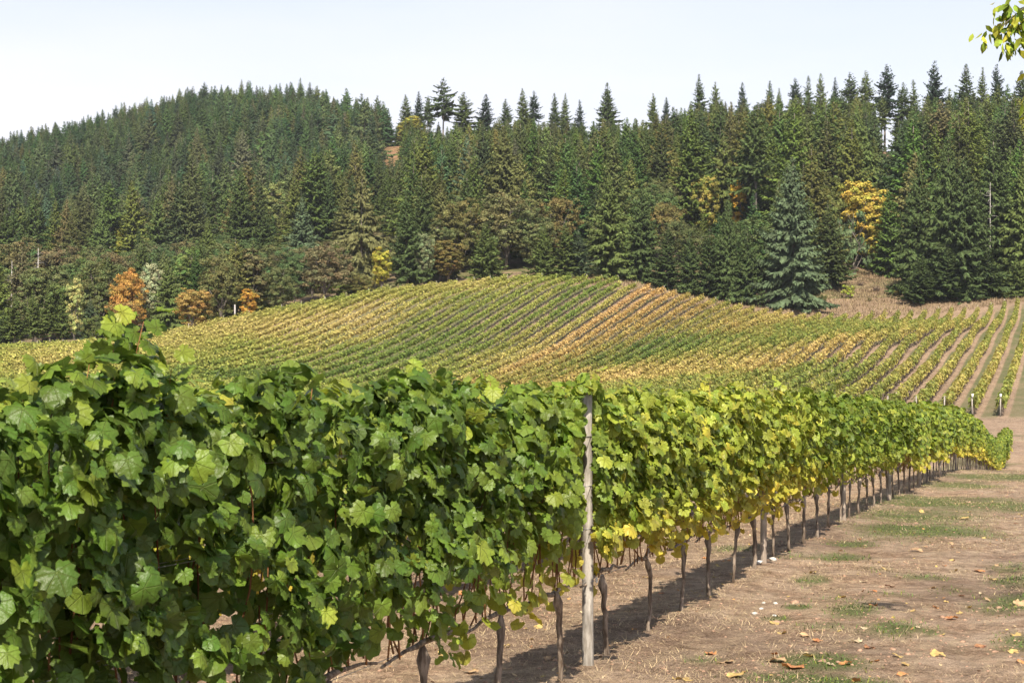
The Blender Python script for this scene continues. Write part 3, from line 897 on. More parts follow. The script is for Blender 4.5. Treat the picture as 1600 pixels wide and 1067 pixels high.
def hill_row(k, x0):
    g = np.random.default_rng(5000 + k)
    Ye = 270.0
    for _ in range(12): Ye = float(np.interp(x0 + ROWD * Ye, ex, ey))
    Ye += g.uniform(-1.2, 1.2)
    if x0 < -78: Ye += 7.0
    Ys = 131.5
    # start where the row enters the field of view
    Ys = max(Ys, x0 / (-(800 + 90) / F - ROWD))
    if Ys > Ye - 8: return None
    L = (Ye - Ys) / RD[1]
    dens = 34
    nq = int(L * dens)
    s = g.random(nq) * L
    Yc = Ys + s * RD[1]; Xc = x0 + ROWD * Yc
    top = 1.74 + (vnoise(s + k * 37, 0, 1.3, 15, 2) - .5) * .42
    gap = vnoise(s + k * 91, 5, .9, 17, 2)
    low = .64 + (vnoise(s + k * 13, 9, .8, 19) - .5) * .3
    h = low + (top - low) * g.random(nq) ** .9
    hw = (.21 + .14 * vnoise(s + k * 7, h, .8, 23, 2)) * np.clip((top - h) / .25, .4, 1)
    kd = g.random(nq)
    side = np.where(kd < .58, 1., -1.)
    u = side * hw * np.where(g.random(nq) < .25, g.random(nq), 1) + g.normal(0, .03, nq)
    keep = (gap > .22)
    cols, yel = hill_colour(Xc, Yc, h, g)
    gz = T(Xc, Yc)
    topn = np.clip((h - (top - .3)) / .3, 0, 1)
    nl = np.column_stack([g.normal(0, .5, nq), side * (1 - .4 * topn) + g.normal(0, .35, nq), .5 + topn * .7 + g.normal(0, .35, nq)])
    B = np.array([[RD[0], RN[0], 0], [RD[1], RN[1], 0], [0, 0, 1]])
    Rm = frames(nl @ B.T, np.column_stack([g.normal(0, .6, nq), g.normal(0, .3, nq), -np.ones(nq)]) @ B.T)
    hsz = g.uniform(.09, .17, nq)
    pos = np.column_stack([Xc + u * RN[0], Yc + u * RN[1], gz + h])
    org = np.array([x0 + ROWD * Ys, Ys, T1(x0 + ROWD * Ys, Ys)])
    quad = np.array([(-.9, 0, 0), (0, -1.1, .15), (.9, 0, 0), (0, 1.0, -.1)])
    Vq = np.einsum('nij,vj->nvi', Rm[keep], quad) * hsz[keep][:, None, None] + pos[keep][:, None, :] - org
    nk = int(keep.sum())
    tri = np.array([(0, 1, 2), (0, 2, 3)])
    Fq = (tri[None] + (np.arange(nk) * 4)[:, None, None]).reshape(-1, 3)
    acc = Acc(); acc.add(Vq.reshape(-1, 3), Fq, np.repeat(cols[keep], 4, axis=0))
    # inner leafy core so that the hedge is closed
    ncr = max(int(L / 1.5), 2)
    sc_ = np.linspace(.2, L - .2, ncr); Y2 = Ys + sc_ * RD[1]; X2 = x0 + ROWD * Y2; z2 = T(X2, Y2)
    cc, _ = hill_colour(X2, Y2, np.full(ncr, 1.1), g)
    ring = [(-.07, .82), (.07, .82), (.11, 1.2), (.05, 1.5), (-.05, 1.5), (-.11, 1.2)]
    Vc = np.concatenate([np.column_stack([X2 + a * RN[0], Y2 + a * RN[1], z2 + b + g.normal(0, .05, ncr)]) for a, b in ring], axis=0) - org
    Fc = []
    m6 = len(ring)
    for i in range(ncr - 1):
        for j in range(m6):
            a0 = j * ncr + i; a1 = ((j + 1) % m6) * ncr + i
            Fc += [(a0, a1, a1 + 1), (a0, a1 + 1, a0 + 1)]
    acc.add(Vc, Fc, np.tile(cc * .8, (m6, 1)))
    my = float(yel[h > .9].mean())
    look = 'green' if my < .36 else ('green and yellow' if my < .47 else ('gold and green' if my < .58 else 'golden orange'))
    t = thing('vine_row', f'{look} vine row across the hillside, {ordinal(k + 1)} from the right', 'vine row', org.tolist(), 0, 'vine rows on the hillside')
    f_ = link('foliage', acc.mesh('foliage', (M_ROW,)), t); f_['kind'] = 'stuff'
    # trunks
    at = Acc()
    st = np.arange(.5, L, 1.05); Y3 = Ys + st * RD[1]; X3 = x0 + ROWD * Y3; z3 = T(X3, Y3)
    bx = np.array([(-1, -1), (1, -1), (1, 1), (-1, 1)]) * .026
    for j in range(len(st)):
        ln = g.normal(0, .04, 2)
        b0 = np.column_stack([bx + (X3[j], Y3[j]), np.full(4, z3[j] - .1)]); b1 = np.column_stack([bx * 1.2 + (X3[j] + ln[0], Y3[j] + ln[1]), np.full(4, z3[j] + .75)])
        at.add(np.vstack([b0, b1]) - org, [(0, 1, 5), (0, 5, 4), (1, 2, 6), (1, 6, 5), (2, 3, 7), (2, 7, 6), (3, 0, 4), (3, 4, 7)])
    o = link('trunks', at.mesh('trunks', (M_TRUNK,)), t); o['kind'] = 'stuff'
    # line posts and end posts
    for e, Yp in enumerate([Ys - .1, Ye + .1] + list(np.arange(Ys + 6.5, Ye - 2, 6.5 if x0 > -30 else 13.0))):
        if Ys > 131.6 and e == 0: continue
        xp = x0 + ROWD * Yp; zp = T1(xp, Yp) - org[2]
        rr = .055 if e < 2 else .045
        v, f = tube([(xp - org[0], Yp - org[1], zp - .1), (xp - org[0] + g.normal(0, .02), Yp - org[1], zp + (1.72 if e < 2 else 1.55))], rr, 6)
        po = link('end_post' if e < 2 else 'post', mesh_np('post', v, f, 3, (M_POST if e < 2 else M_OLDPOST,)), t)
        if e == 0 and k < 2:
            v, f = tube([(xp - org[0], Yp - org[1] - .06, zp + 1.60), (xp - org[0], Yp - org[1] - .06, zp + 1.88)], .085, 8)
            link('post_cap', mesh_np('post_cap', v, f, 3, (M_WHITE,)), po)
    return t
k = 0
for i in range(62):
    x0 = -4.75 - 2.29 * i
    if hill_row(k, x0) is not None: k += 1

# ------------------------------------------------------------------ trees
def conifer_arrays(seed, H=26.0, Rb=3.6, cb=.10, droop=.25, sparse=1.0, ragged=.25, tint=(1, 1, 1), old=False):
    g = np.random.default_rng(seed)
    # trunk
    k = 8; t = np.linspace(0, 1, k)
    tx = np.cumsum(g.normal(0, .06, k)) * (t > 0); ty = np.cumsum(g.normal(0, .06, k)) * (t > 0)
    tr = tube(np.column_stack([tx, ty, t * H * .985 - .8 * (t == 0)]), H * .0125 * (1 - t) ** .85 + .025, 7)
    z = cb * H; Vs = []; Cs = []
    dist = lambda zz: (np.interp(zz / H, t, tx), np.interp(zz / H, t, ty))
    quad = np.array([(0, 0, 0), (.42, .45, -.05), (1, 0, -.16), (.42, -.45, -.05)])
    lopside = g.random() * 6.28
    while z < H * .985:
        f = (z / H - cb) / (1 - cb)
        prof = 1.22 * (1 - f) ** .95 * min(1.0, .55 + f * 5.0)
        nb = 5 if f < .8 else 4
        a0 = g.random() * 6.28
        for b in range(nb):
            if g.random() > sparse * (.92 if f > .1 else .7): continue
            az = a0 + b * 6.283 / nb + g.normal(0, .2)
            L = Rb * prof * (1 + g.normal(0, ragged)) * (1 + .15 * math.cos(az - lopside)) + .10
            L = max(L, .12)
            elev = -.18 * (1 - f) + .65 * f ** 1.5 + g.normal(0, .10)
            ns = max(3, int(L * 3.6))
            s = (np.arange(ns) + g.random(ns) * .8 + .4) / ns
            s = s[s > .14]; ns = len(s)
            if ns == 0: continue
            hor = L * s * math.cos(elev); ver = L * s * math.sin(elev) - droop * L * (s ** 1.6) * .55 + (.18 * L * s ** 4)
            cx_, cy_ = dist(z)
            ca, sa = math.cos(az), math.sin(az)
            for sd in (-1, 1, 0):
                if sd == 0:
                    sel = s > .55; 
                else: sel = s > -1
                m = int(sel.sum())
                if not m: continue
                ang = az + sd * (1.0 - .45 * s[sel]) + g.normal(0, .18, m)
                ln = (.16 + min(.26, .2 * L) + .27 * L * (1.05 - s[sel])) * g.uniform(.7, 1.3, m)
                ln = np.minimum(ln, 1.7)
                pit = -.22 - droop * .9 + g.normal(0, .28, m)
                dx = np.column_stack([np.cos(ang) * np.cos(pit), np.sin(ang) * np.cos(pit), np.sin(pit)])
                up = np.column_stack([g.normal(0, .35, m), g.normal(0, .35, m), np.ones(m)])
                dy = np.cross(up, dx); dy /= np.linalg.norm(dy, axis=1)[:, None]
                dz = np.cross(dx, dy)
                wd = g.uniform(.55, .85, m)
                o = np.column_stack([cx_ + ca * hor[sel], cy_ + sa * hor[sel], z + ver[sel]])
                Q = o[:, None] + (dx[:, None] * quad[None, :, 0:1] + dy[:, None] * quad[None, :, 1:2] * wd[:, None, None] + dz[:, None] * quad[None, :, 2:3]) * ln[:, None, None]
                Vs.append(Q.reshape(-1, 3))
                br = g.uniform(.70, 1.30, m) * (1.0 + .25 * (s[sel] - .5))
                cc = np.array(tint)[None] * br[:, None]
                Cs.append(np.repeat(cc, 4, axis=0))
        z += (.50 if not old else .62) * (1.0 - .35 * f) * g.uniform(.8, 1.2)
    Vs = np.concatenate(Vs); Cs = np.concatenate(Cs)
    nq = len(Vs) // 4
    Fc = (np.array([(0, 1, 2), (0, 2, 3)])[None] + (np.arange(nq) * 4)[:, None, None]).reshape(-1, 3)
    return tr, (Vs, Fc, Cs)

def broadleaf_arrays(seed, H=12.0, Rw=5.0, nclump=60, per=60, leaf=.27, open_=.0, cb=.15, column=False):
    g = np.random.default_rng(seed)
    acc = Acc()
    # lobes
    nl = 9
    lob = []
    for i in range(nl):
        f = (i + .5) / nl
        hz = H * (cb + .12 + (1 - cb - .22) * f)
        rr = Rw * (math.sin(min(max(f * 2.4 + .35, 0), 3.0)) * .75 + .1)
        az = i * 2.4 + g.random()
        lob.append((rr * .55 * math.cos(az), rr * .55 * math.sin(az), hz, Rw * g.uniform(.38, .58)))
    lob.append((0, 0, H * .72, Rw * .62))
    tk = tube([(0, 0, -.5), (g.normal(0, .15), g.normal(0, .15), H * .22), (g.normal(0, .3), g.normal(0, .3), H * .5), (g.normal(0, .4), g.normal(0, .4), H * .82)], [H * .022, H * .018, H * .012, .03], 7)
    tr = Acc(); tr.add(*tk)
    for (lx, ly, lz, lr) in lob[:-1]:
        st = np.array((0, 0, H * (cb * .6 + .15 * g.random())))
        mid = (st + np.array((lx, ly, lz))) / 2 + g.normal(0, .3, 3)
        tr.add(*tube([st, mid, (lx, ly, lz), (lx * 1.3, ly * 1.3, lz + lr * .5)], [H * .010, H * .007, H * .004, .02], 5, False))
        for b in range(3):
            d = g.normal(0, 1, 3); d[2] = abs(d[2]) * .7; d /= np.linalg.norm(d)
            tr.add(*tube([(lx, ly, lz), np.array((lx, ly, lz)) + d * lr * .8], [H * .003, .012], 4, False))
    pos = []; nor = []; br = []
    for i in range(nclump):
        lx, ly, lz, lr = lob[int(g.integers(0, len(lob)))]
        d = g.normal(0, 1, 3); d[2] = d[2] * .8 + .35; d /= np.linalg.norm(d)
        c = np.array((lx, ly, lz)) + d * lr * g.uniform(.55, 1.08)
        cr = g.uniform(.45, .95) * Rw * .17 + .15
        m = int(per * g.uniform(.6, 1.3))
        q = g.normal(0, 1, (m, 3)); q /= np.linalg.norm(q, axis=1)[:, None]; q[:, 2] *= .55
        rad = cr * g.random(m) ** .4
        pos.append(c + q * rad[:, None])
        nor.append(q * .6 + d * .5 + np.array((0, 0, .5)) + g.normal(0, .45, (m, 3)))
        hv = g.normal(0, .07); br.append((np.full(m, g.uniform(.78, 1.22)) * g.uniform(.75, 1.25, m))[:, None] * np.array((1 + hv, 1 - hv * .3, 1.0)))
    pos = np.concatenate(pos); nor = np.concatenate(nor); br = np.concatenate(br)
    m = len(pos)
    Rm = frames(nor, g.normal(0, 1, (m, 3)))
    quad = np.array([(-.8, 0, 0), (0, -1, .12), (.8, 0, 0), (0, 1, -.08)])
    sz = leaf * g.uniform(.6, 1.25, m)
    Vq = np.einsum('nij,vj->nvi', Rm, quad) * sz[:, None, None] * .6 + pos[:, None]
    Fc = (np.array([(0, 1, 2), (0, 2, 3)])[None] + (np.arange(m) * 4)[:, None, None]).reshape(-1, 3)
    return tr, (Vq.reshape(-1, 3), Fc, np.repeat(br, 4, axis=0))

G1 = (.036, .058, .026)
CON = []
specs = [dict(Rb=4.50), dict(Rb=5.25, droop=.35), dict(Rb=3.75, ragged=.3), dict(Rb=4.25, cb=.18), dict(Rb=5.00, ragged=.35, sparse=.85), dict(Rb=3.38, cb=.25, sparse=.9), dict(Rb=4.00, cb=.45, sparse=.85, ragged=.35), dict(Rb=4.75, cb=.05, droop=.15),
         dict(Rb=6.75, cb=.03, droop=.45, ragged=.2), dict(Rb=5.25, cb=.5, sparse=.7, ragged=.4, old=True), dict(Rb=5.75, cb=.02, droop=.2, H=20.0), dict(Rb=6.50, cb=.15, droop=.6, ragged=.4, sparse=.8, old=True)]
HREF = []
for i, sp_ in enumerate(specs):
    tr, (cv, cf, cc) = conifer_arrays(300 + i, **sp_)
    H = sp_.get('H', 26.0); HREF.append(H)
    crown = mesh_np('crown', cv, cf, 3, (M_CROWN,), cc)
    trunk = mesh_np('trunk', tr[0], tr[1], 3, (M_BARK,), smooth=True)
    CON.append((trunk, crown, (tr, (cv, cf, cc))))
BRO = []
bspecs = [dict(H=12, Rw=5.0, nclump=280, per=60), dict(H=12, Rw=4.2, nclump=260, per=60), dict(H=12, Rw=5.6, nclump=260, per=58, cb=.25), dict(H=12, Rw=3.2, nclump=220, per=55),
          dict(H=12, Rw=5.4, nclump=220, per=50, cb=.2), dict(H=3, Rw=1.7, nclump=40, per=26, leaf=.2, cb=.02)]
for i, sp_ in enumerate(bspecs):
    tr, (cv, cf, cc) = broadleaf_arrays(600 + i, **sp_)
    BRO.append((tr.mesh('trunk', (M_BARK,)), mesh_np('crown', cv, cf, 3, (M_CROWN,), cc), sp_['H']))

def tree(kind, v, x, y, h, col, label, group, widen=1.0, name=None, cat='tree', z=None):
    rot = random.random() * 6.28
    if kind == 'c':
        tm, cm, _ = CON[v]; s = h / HREF[v]
    else:
        tm, cm, H = BRO[v]; s = h / H
    z = T1(x, y) if z is None else z
    t = thing(name or ('fir_tree' if kind == 'c' else 'broadleaf_tree'), label, cat, (x, y, z - .2), rot, group, (s * widen, s * widen, s))
    t.rotation_euler = (random.gauss(0, .018), random.gauss(0, .018), rot)
    link('trunk', tm, t)
    c = link('crown', cm, t); c.color = (*col, 1)
    return t

def top_at(px, ytop, Y):
    x = (px - 800) / F * Y
    zt = EYE - (ytop - 533.5) / F * Y
    return x, zt - T1(x, Y)

DK = (.070, .100, .036); MD = (.105, .138, .042); OL = (.150, .168, .052); BL = (.095, .132, .070); BR = (.140, .142, .058)
FORE = []          # occupied spots
MARKS = []
def put(kind, v, px, ytop, Y, col, label, wpx=None, group=None, name=None, cat='tree'):
    x, h = top_at(px, ytop, Y)
    h = max(h, 1.5)
    wd = 1.0
    if wpx:
        natural = {('c', i_): sp2['Rb'] * 1.15 for i_, sp2 in enumerate(specs)}.get((kind, v))
        if kind == 'c': s = h / HREF[v]
        else: natural = bspecs[v]['Rw']; s = h / bspecs[v]['H']
        wd = (wpx / 2 / F * Y) / (natural * s)
        wd = min(max(wd, .5), 2.2)
    FORE.append((x, Y, (wpx or 40) / 2 / F * Y * .6))
    MARKS.append((px, Y, ytop, label))
    return tree(kind, v, x, Y, h, col, label, group, wd, name, cat)

# --- trees one can point at
put('c', 11, 565, 258, 292, BR, 'tall old fir with drooping brownish boughs above the left part of the vineyard', 95)
put('c', 1, 637, 292, 288, DK, 'dark dense fir right of the tall old drooping fir', 70)
put('c', 10, 757, 345, 290, MD, 'young mid-green fir at the vineyard crest, left of the pair of round firs', 72)
put('c', 10, 850, 348, 290, MD, 'young round fir on the vineyard crest, first of three huddled together', 60)
put('c', 7, 882, 344, 291, MD, 'young fir in the middle of the three huddled on the vineyard crest', 55)
put('c', 7, 906, 356, 292, BL, 'bluish young fir at the right of the three on the vineyard crest', 48)
put('c', 11, 735, 222, 335, BR, 'brown-tinged fir with drooping boughs behind the oaks', 80)
put('c', 8, 952, 268, 296, MD, 'broad fir, left one of the big pair behind the crest of the vineyard', 95)
put('c', 8, 1000, 285, 297, DK, 'broad fir, right one of the big pair behind the crest of the vineyard', 80)
for j, (px, yt, wp, lab) in enumerate(((1044, 352, 60, 'short dark fir at the left end of the low fir clump'), (1078, 362, 62, 'short dark fir second in the low fir clump'),
        (1108, 350, 60, 'bushy dark fir in the middle of the low fir clump'), (1137, 298, 62, 'pointed dark fir rising above the low fir clump'), (1168, 352, 66, 'bushy fir between the pointed fir and the blue-green fir'))):
    put('c', [7, 10, 7, 8, 10][j], px, yt, 292 - j * .6, DK, lab, wp)
put('c', 8, 1240, 240, 291, BL, 'large blue-green fir standing forward at the vineyard edge', 135)
put('c', 8, 1432, 235, 300, DK, 'tall dark fir at the left side of the great dark clump on the right', 95)
put('c', 8, 1478, 205, 296, DK, 'tall dark fir in the great dark clump, second from its left side', 110)
put('c', 8, 1508, 240, 292, (.066, .095, .036), 'very wide dark fir at the front of the great dark clump on the right', 120)
put('c', 1, 1552, 200, 298, DK, 'tall dark fir behind the pale bare stem in the right clump', 110)
put('c', 8, 1600, 235, 294, MD, 'dark fir cut by the right edge of the picture', 110)
put('c', 7, 1440, 395, 291, DK, 'low dark fir skirting the left foot of the right clump', 60)
put('c', 7, 1480, 380, 290.5, DK, 'low dark fir at the front foot of the right clump', 70)
put('c', 7, 1545, 385, 290.5, DK, 'low dark fir at the right foot of the right clump', 70)
put('c', 10, 1590, 400, 290, MD, 'low green fir beside the right edge at the vineyard top', 60)
put('b', 5, 1330, 335, 326, (.12, .17, .08), 'rounded grey-green tree in front of the yellow maple', 70)
YG = (.40, .32, .065)
put('b', 1, 1352, 284, 334, YG, 'golden yellow maple behind the dry clearing on the right', 92)
put('b', 3, 1372, 340, 330, (.38, .31, .065), 'lower golden maple stem hanging beside the dark right clump', 42)
put('b', 2, 1288, 300, 336, OL, 'olive green broadleaf tree between the blue-green fir and the yellow maple', 85)
put('b', 0, 1100, 272, 352, (.30, .28, .07), 'pale yellow-green maple high behind the low fir clump', 62)
put('b', 3, 1152, 277, 350, (.50, .32, .05), 'small orange-yellow maple beside the pale yellow-green maple', 38)
put('b', 4, 1040, 318, 322, (.19, .165, .06), 'brownish oak behind the left end of the low fir clump', 70)
put('b', 2, 720, 318, 312, (.155, .15, .055), 'brown-green oak with open crown left of the grey-limbed oak', 95)
put('b', 4, 790, 303, 310, (.155, .155, .065), 'large brown oak with bare grey limbs in the middle of the slope', 120)
put('b', 4, 875, 308, 315, (.17, .145, .055), 'brown-topped oak behind the three young firs', 85)
put('b', 1, 700, 375, 296, (.18, .15, .05), 'low russet oak right of the pale grey-green tree', 70)
put('b', 1, 662, 365, 288, (.17, .20, .10), 'pale grey-green tree beside the dark dense fir', 42)
put('b', 3, 597, 382, 278, (.36, .33, .06), 'small yellow-dappled tree between two dark firs', 40)
put('b', 2, 507, 385, 266, (.165, .145, .075), 'big round russet-brown oak at the left vineyard crest', 98)
put('b', 2, 560, 430, 268, (.15, .145, .05), 'low brown-green shrub tree right of the round russet oak', 60)
put('b', 0, 440, 418, 262, (.12, .14, .055), 'rounded olive oak left of the russet oak', 68)
put('b', 0, 345, 402, 264, (.14, .145, .055), 'rounded olive-brown oak behind the golden tree', 78)
put('b', 3, 388, 448, 250, (.46, .28, .06), 'small bright orange maple by the white stake at the vineyard edge', 34)
put('b', 0, 302, 450, 244, (.34, .245, .08), 'golden-brown tree overlapping the left vineyard edge', 76)
put('b', 2, 200, 427, 262, (.42, .25, .07), 'large orange maple with layered branches at the left', 72)
put('b', 4, 195, 470, 258, (.34, .23, .08), 'brown-orange lower crown in front of the large orange maple', 66)
put('b', 3, 116, 430, 250, (.36, .37, .14), 'pale yellow-green poplar-like tree left of the orange maple', 38)
put('b', 1, 240, 412, 268, (.30, .32, .18), 'whitish green willow-like tree right of the orange maple', 50)
put('c', 8, 262, 405, 258, MD, 'green fir between the whitish tree and the olive oak', 72)
put('c', 8, 325, 335, 300, MD, 'mid-size fir on the lower left slope behind the olive oaks', 68)
put('c', 8, 470, 305, 315, (.10, .14, .075), 'greyish green fir behind the round olive oak', 85)
put('c', 2, 412, 325, 320, DK, 'slim dark fir left of the greyish green fir', 60)
put('b', 1, 430, 285, 420, (.20, .23, .08), 'pale green treetop in the dark forest of the left hill', 60)
put('b', 3, 187, 345, 420, (.34, .34, .06), 'yellow-green broadleaf tree in the dark forest at the far left', 30)
put('b', 3, 643, 180, 585, (.36, .34, .07), 'yellow-green tree on the ridge by the bare red slope', 46)
put('b', 3, 563, 195, 610, (.27, .27, .07), 'olive-yellow tree left of the bare red slope', 32)
put('b', 3, 630, 190, 590, (.28, .27, .07), 'small olive-yellow tree on the ridge beside a yellow-green one', 28)
put('b', 4, 180, 395, 310, (.15, .125, .06), 'dull brown oak above the orange maple', 80)
put('b', 0, 90, 385, 320, (.14, .12, .06), 'dull brown oak on the far left slope', 90)
put('b', 2, 30, 380, 330, (.15, .14, .06), 'wide olive-brown oak at the left edge', 100)
put('b', 0, 250, 385, 330, (.11, .125, .06), 'dark olive oak above the whitish tree', 80)
for px, yt, wp, lab in ((22, 455, 40, 'first of four young firs at the far left vineyard edge'), (52, 448, 36, 'second of four young firs at the far left vineyard edge'),
                        (78, 442, 38, 'third of four young firs at the far left vineyard edge'), (98, 452, 34, 'fourth of four young firs at the far left vineyard edge')):
    put('c', 5, px, yt, 236, MD, lab, wp)
put('c', 7, 140, 462, 240, BL, 'small bluish fir below the pale yellow-green tree', 50)
put('b', 0, 145, 492, 232, (.12, .15, .05), 'low olive shrub tree at the left vineyard edge', 42)
put('c', 7, 5, 480, 238, DK, 'dark young fir cut by the left edge of the picture', 40)
# skyline
sky_l = [(693, 118, 9, 555, 46), (722, 141, 4, 560, 42), (652, 141, 2, 590, 26), (668, 148, 6, 575, 18), (635, 146, 0, 600, 34), (757, 145, 3, 560, 32), (790, 152, 4, 555, 28), (818, 136, 0, 550, 34),
         (834, 140, 6, 552, 22), (868, 143, 3, 548, 24), (881, 143, 2, 548, 22), (905, 154, 5, 548, 20), (948, 126, 1, 540, 38), (1022, 143, 4, 535, 24), (1040, 150, 3, 530, 22), (1092, 113, 2, 520, 30), (1117, 124, 4, 522, 28),
         (1160, 126, 3, 515, 26), (1200, 124, 0, 512, 30), (1220, 135, 2, 510, 24), (1243, 120, 6, 508, 28), (1262, 116, 5, 506, 26), (1283, 112, 3, 505, 30), (1302, 118, 2, 502, 26), (1330, 110, 6, 490, 36), (1350, 108, 6, 485, 30),
         (1382, 98, 6, 492, 40), (1410, 126, 6, 490, 28), (1428, 122, 5, 488, 28), (1460, 90, 4, 480, 44), (1508, 97, 3, 480, 40), (1535, 102, 2, 480, 28), (1556, 95, 4, 478, 34), (1597, 108, 1, 478, 50)]
for j, (px, yt, v, Y, w) in enumerate(sky_l):
    put('c', v, px, yt, Y, (DK, MD, (.034, .056, .034))[j % 3], f'fir on the skyline with its tip against the sky, {ordinal(j + 1)} counted from the ridge gap', w * 1.3, 'firs on the ridge skyline')
# dead snags and stakes
def snag(px, ytop, Y, label, wood=M_SNAG, branches=14, r=.16, ybot=None, seed=0):
    g = np.random.default_rng(seed + 70)
    x, h = top_at(px, ytop, Y)
    t = thing('dead_tree', label, 'dead tree', (x, Y, T1(x, Y)), 0, 'bare dead stems')
    v, f = tube([(0, 0, -.3), (g.normal(0, .1), 0, h * .5), (g.normal(0, .15), 0, h)], [r, r * .7, r * .3], 7)
    link('trunk', mesh_np('trunk', v, f, 3, (wood,), smooth=True), t)
    for b in range(branches):
        z = h * g.uniform(.3, .95); az = g.random() * 6.28; L = g.uniform(.8, 2.2) * (1.2 - z / h * .6)
        v, f = tube([(0, 0, z), (math.cos(az) * L * .5, math.sin(az) * L * .5, z + g.normal(.05, .15)), (math.cos(az) * L, math.sin(az) * L, z + g.normal(-.2, .3))], [.05, .03, .012], 4)
        link('branch', mesh_np('branch', v, f, 3, (wood,)), t)
snag(18, 408, 275, 'tall pale dead tree with bare branches at the left edge', seed=1)
snag(60, 388, 310, 'pale dead tree with many bare branches on the left slope', branches=20, seed=2)
snag(38, 425, 280, 'short pale dead stem without branches at the left', branches=2, seed=3)
snag(1547, 285, 294.0, 'pale bare stem showing through the great dark clump on the right', branches=22, r=.11, seed=4)
x, h = top_at(367, 476, 239)
t = thing('white_stake', 'white stake standing at the left vineyard edge by the orange maple', 'stake', (x, 239, T1(x, 239)), 0)
v, f = tube([(0, 0, -.2), (0, 0, h)], .11, 8); link('shaft', mesh_np('shaft', v, f, 3, (M_SNAG,)), t)
# shrubs in the clearing
for px, py, hh, w, c, lab in ((1325, 466, 2.6, 1.1, (.32, .36, .06), 'bright yellow-green bush in the dry clearing'), (1400, 462, 1.6, 1.0, (.22, .20, .06), 'low olive bush on the right of the dry clearing'),
                              (1370, 455, 1.1, 1.5, (.13, .09, .08), 'purplish bramble in the middle of the dry clearing'), (1285, 470, 1.3, 1.6, (.12, .15, .04), 'low green bramble at the foot of the blue-green fir'), (1450, 466, 1.6, 1.0, (.20, .20, .04), 'yellowish bush at the foot of the dark right clump'),
                              (1345, 448, 1.0, 1.8, (.15, .11, .09), 'purplish bramble behind the bright yellow-green bush'), (1300, 452, 1.4, 1.6, (.20, .19, .07), 'tan-green scrub at the left of the dry clearing'), (1410, 445, 1.3, 1.5, (.15, .17, .06), 'green scrub against the dark right clump'),
                              (1335, 432, 1.5, 1.6, (.24, .14, .07), 'rusty scrub at the foot of the golden maple'), (1385, 434, 1.3, 1.5, (.20, .19, .06), 'olive scrub right of the golden maple foot'), (1358, 470, .8, 1.5, (.19, .17, .07), 'low tan-green scrub at the front of the dry clearing')):
    p = hit(px, py, 100)
    if p: tree('b', 5, p[0], p[1], hh, c, lab, None, w, 'bush', 'bush')

# --- forest fill
FOREA = np.array(FORE)
clear = []          # places without trees: (x, y, rx, ry)
for px, Y, rx, ry in ((1362, 314, 10, 17), (1388, 460, 4, 34), (618, 570, 6, 16), (925, 296, 5, 10)):
    clear.append(((px - 800) / F * Y, Y, rx, ry))
cand = []
yy = 262.0
g = np.random.default_rng(42)
while yy < 800:
    st = 7.0 - min(max(0, yy - 370) * .011, 1.9)
    for xx in np.arange(-.40 * yy, .40 * yy, st):
        cand.append((xx + g.normal(0, st * .28), yy + g.normal(0, st * .28)))
    yy += st * 1.02
cand = np.array(cand)
pxs = 800 + cand[:, 0] / cand[:, 1] * F
rid = np.interp(pxs, [r_[0] for r_ in RIDGE], [r_[2] for r_ in RIDGE])
front = np.interp(pxs, [-200, 0, 250, 500, 700, 920, 1100, 1250, 1420, 1600, 1800], [252, 250, 262, 282, 300, 312, 304, 303, 306, 305, 305])
ok = (cand[:, 1] < rid + 6) & (cand[:, 1] > front) & (pxs > -110) & (pxs < 1710)
for (ax, ay, rx, ry) in clear: ok &= ((cand[:, 0] - ax) / rx) ** 2 + ((cand[:, 1] - ay) / ry) ** 2 > 1
for (ax, ay, rr) in FORE: ok &= (np.hypot(cand[:, 0] - ax, cand[:, 1] - ay) > max(rr, 1.6))
# do not hide the skyline of the middle ridge: keep the last 40 m thinner there
thin = (pxs > 600) & (cand[:, 1] > rid - 25) & (g.random(len(cand)) < .6)
ok &= ~thin
cand = cand[ok]; pxs = pxs[ok]; rid = rid[ok]; front = front[ok]
zc = T(cand[:, 0], cand[:, 1])
N_ = len(cand)
u1 = g.random(N_)
lowleft = (cand[:, 1] < 372) & (pxs < 640)
oakp = np.where(lowleft, .72, np.where((cand[:, 1] < 350) & (pxs < 1100), .50, np.where(cand[:, 1] < 430, .06, .012)))
isb = u1 < oakp
hts = np.where(isb, g.uniform(8, 13, N_), g.normal(25.5, 5.0, N_))
ridge_right = (pxs > 610) & (cand[:, 1] > rid - 60)
hts = np.where(~isb & (pxs > 1050), hts * 1.06, hts)
hts = np.where(~isb & (cand[:, 1] < 340), hts * .80, hts)
hts = np.where(~isb & ridge_right & (pxs < 1050), hts * .72, hts)
hts = np.where(~isb & ridge_right & (pxs >= 1050), hts * .86, hts)
hts = np.where(~isb & (pxs < 640) & (cand[:, 1] < 360), np.minimum(hts, 16), hts)
hts = np.where((cand[:, 1] > 370) & (pxs < 640), hts * np.interp(cand[:, 1], [370, 470, 700], [.80, .68, .66]), hts)
hts = np.where((cand[:, 1] > 400) & (pxs >= 640), hts * .9, hts)
hts = np.clip(hts, 6, 33)
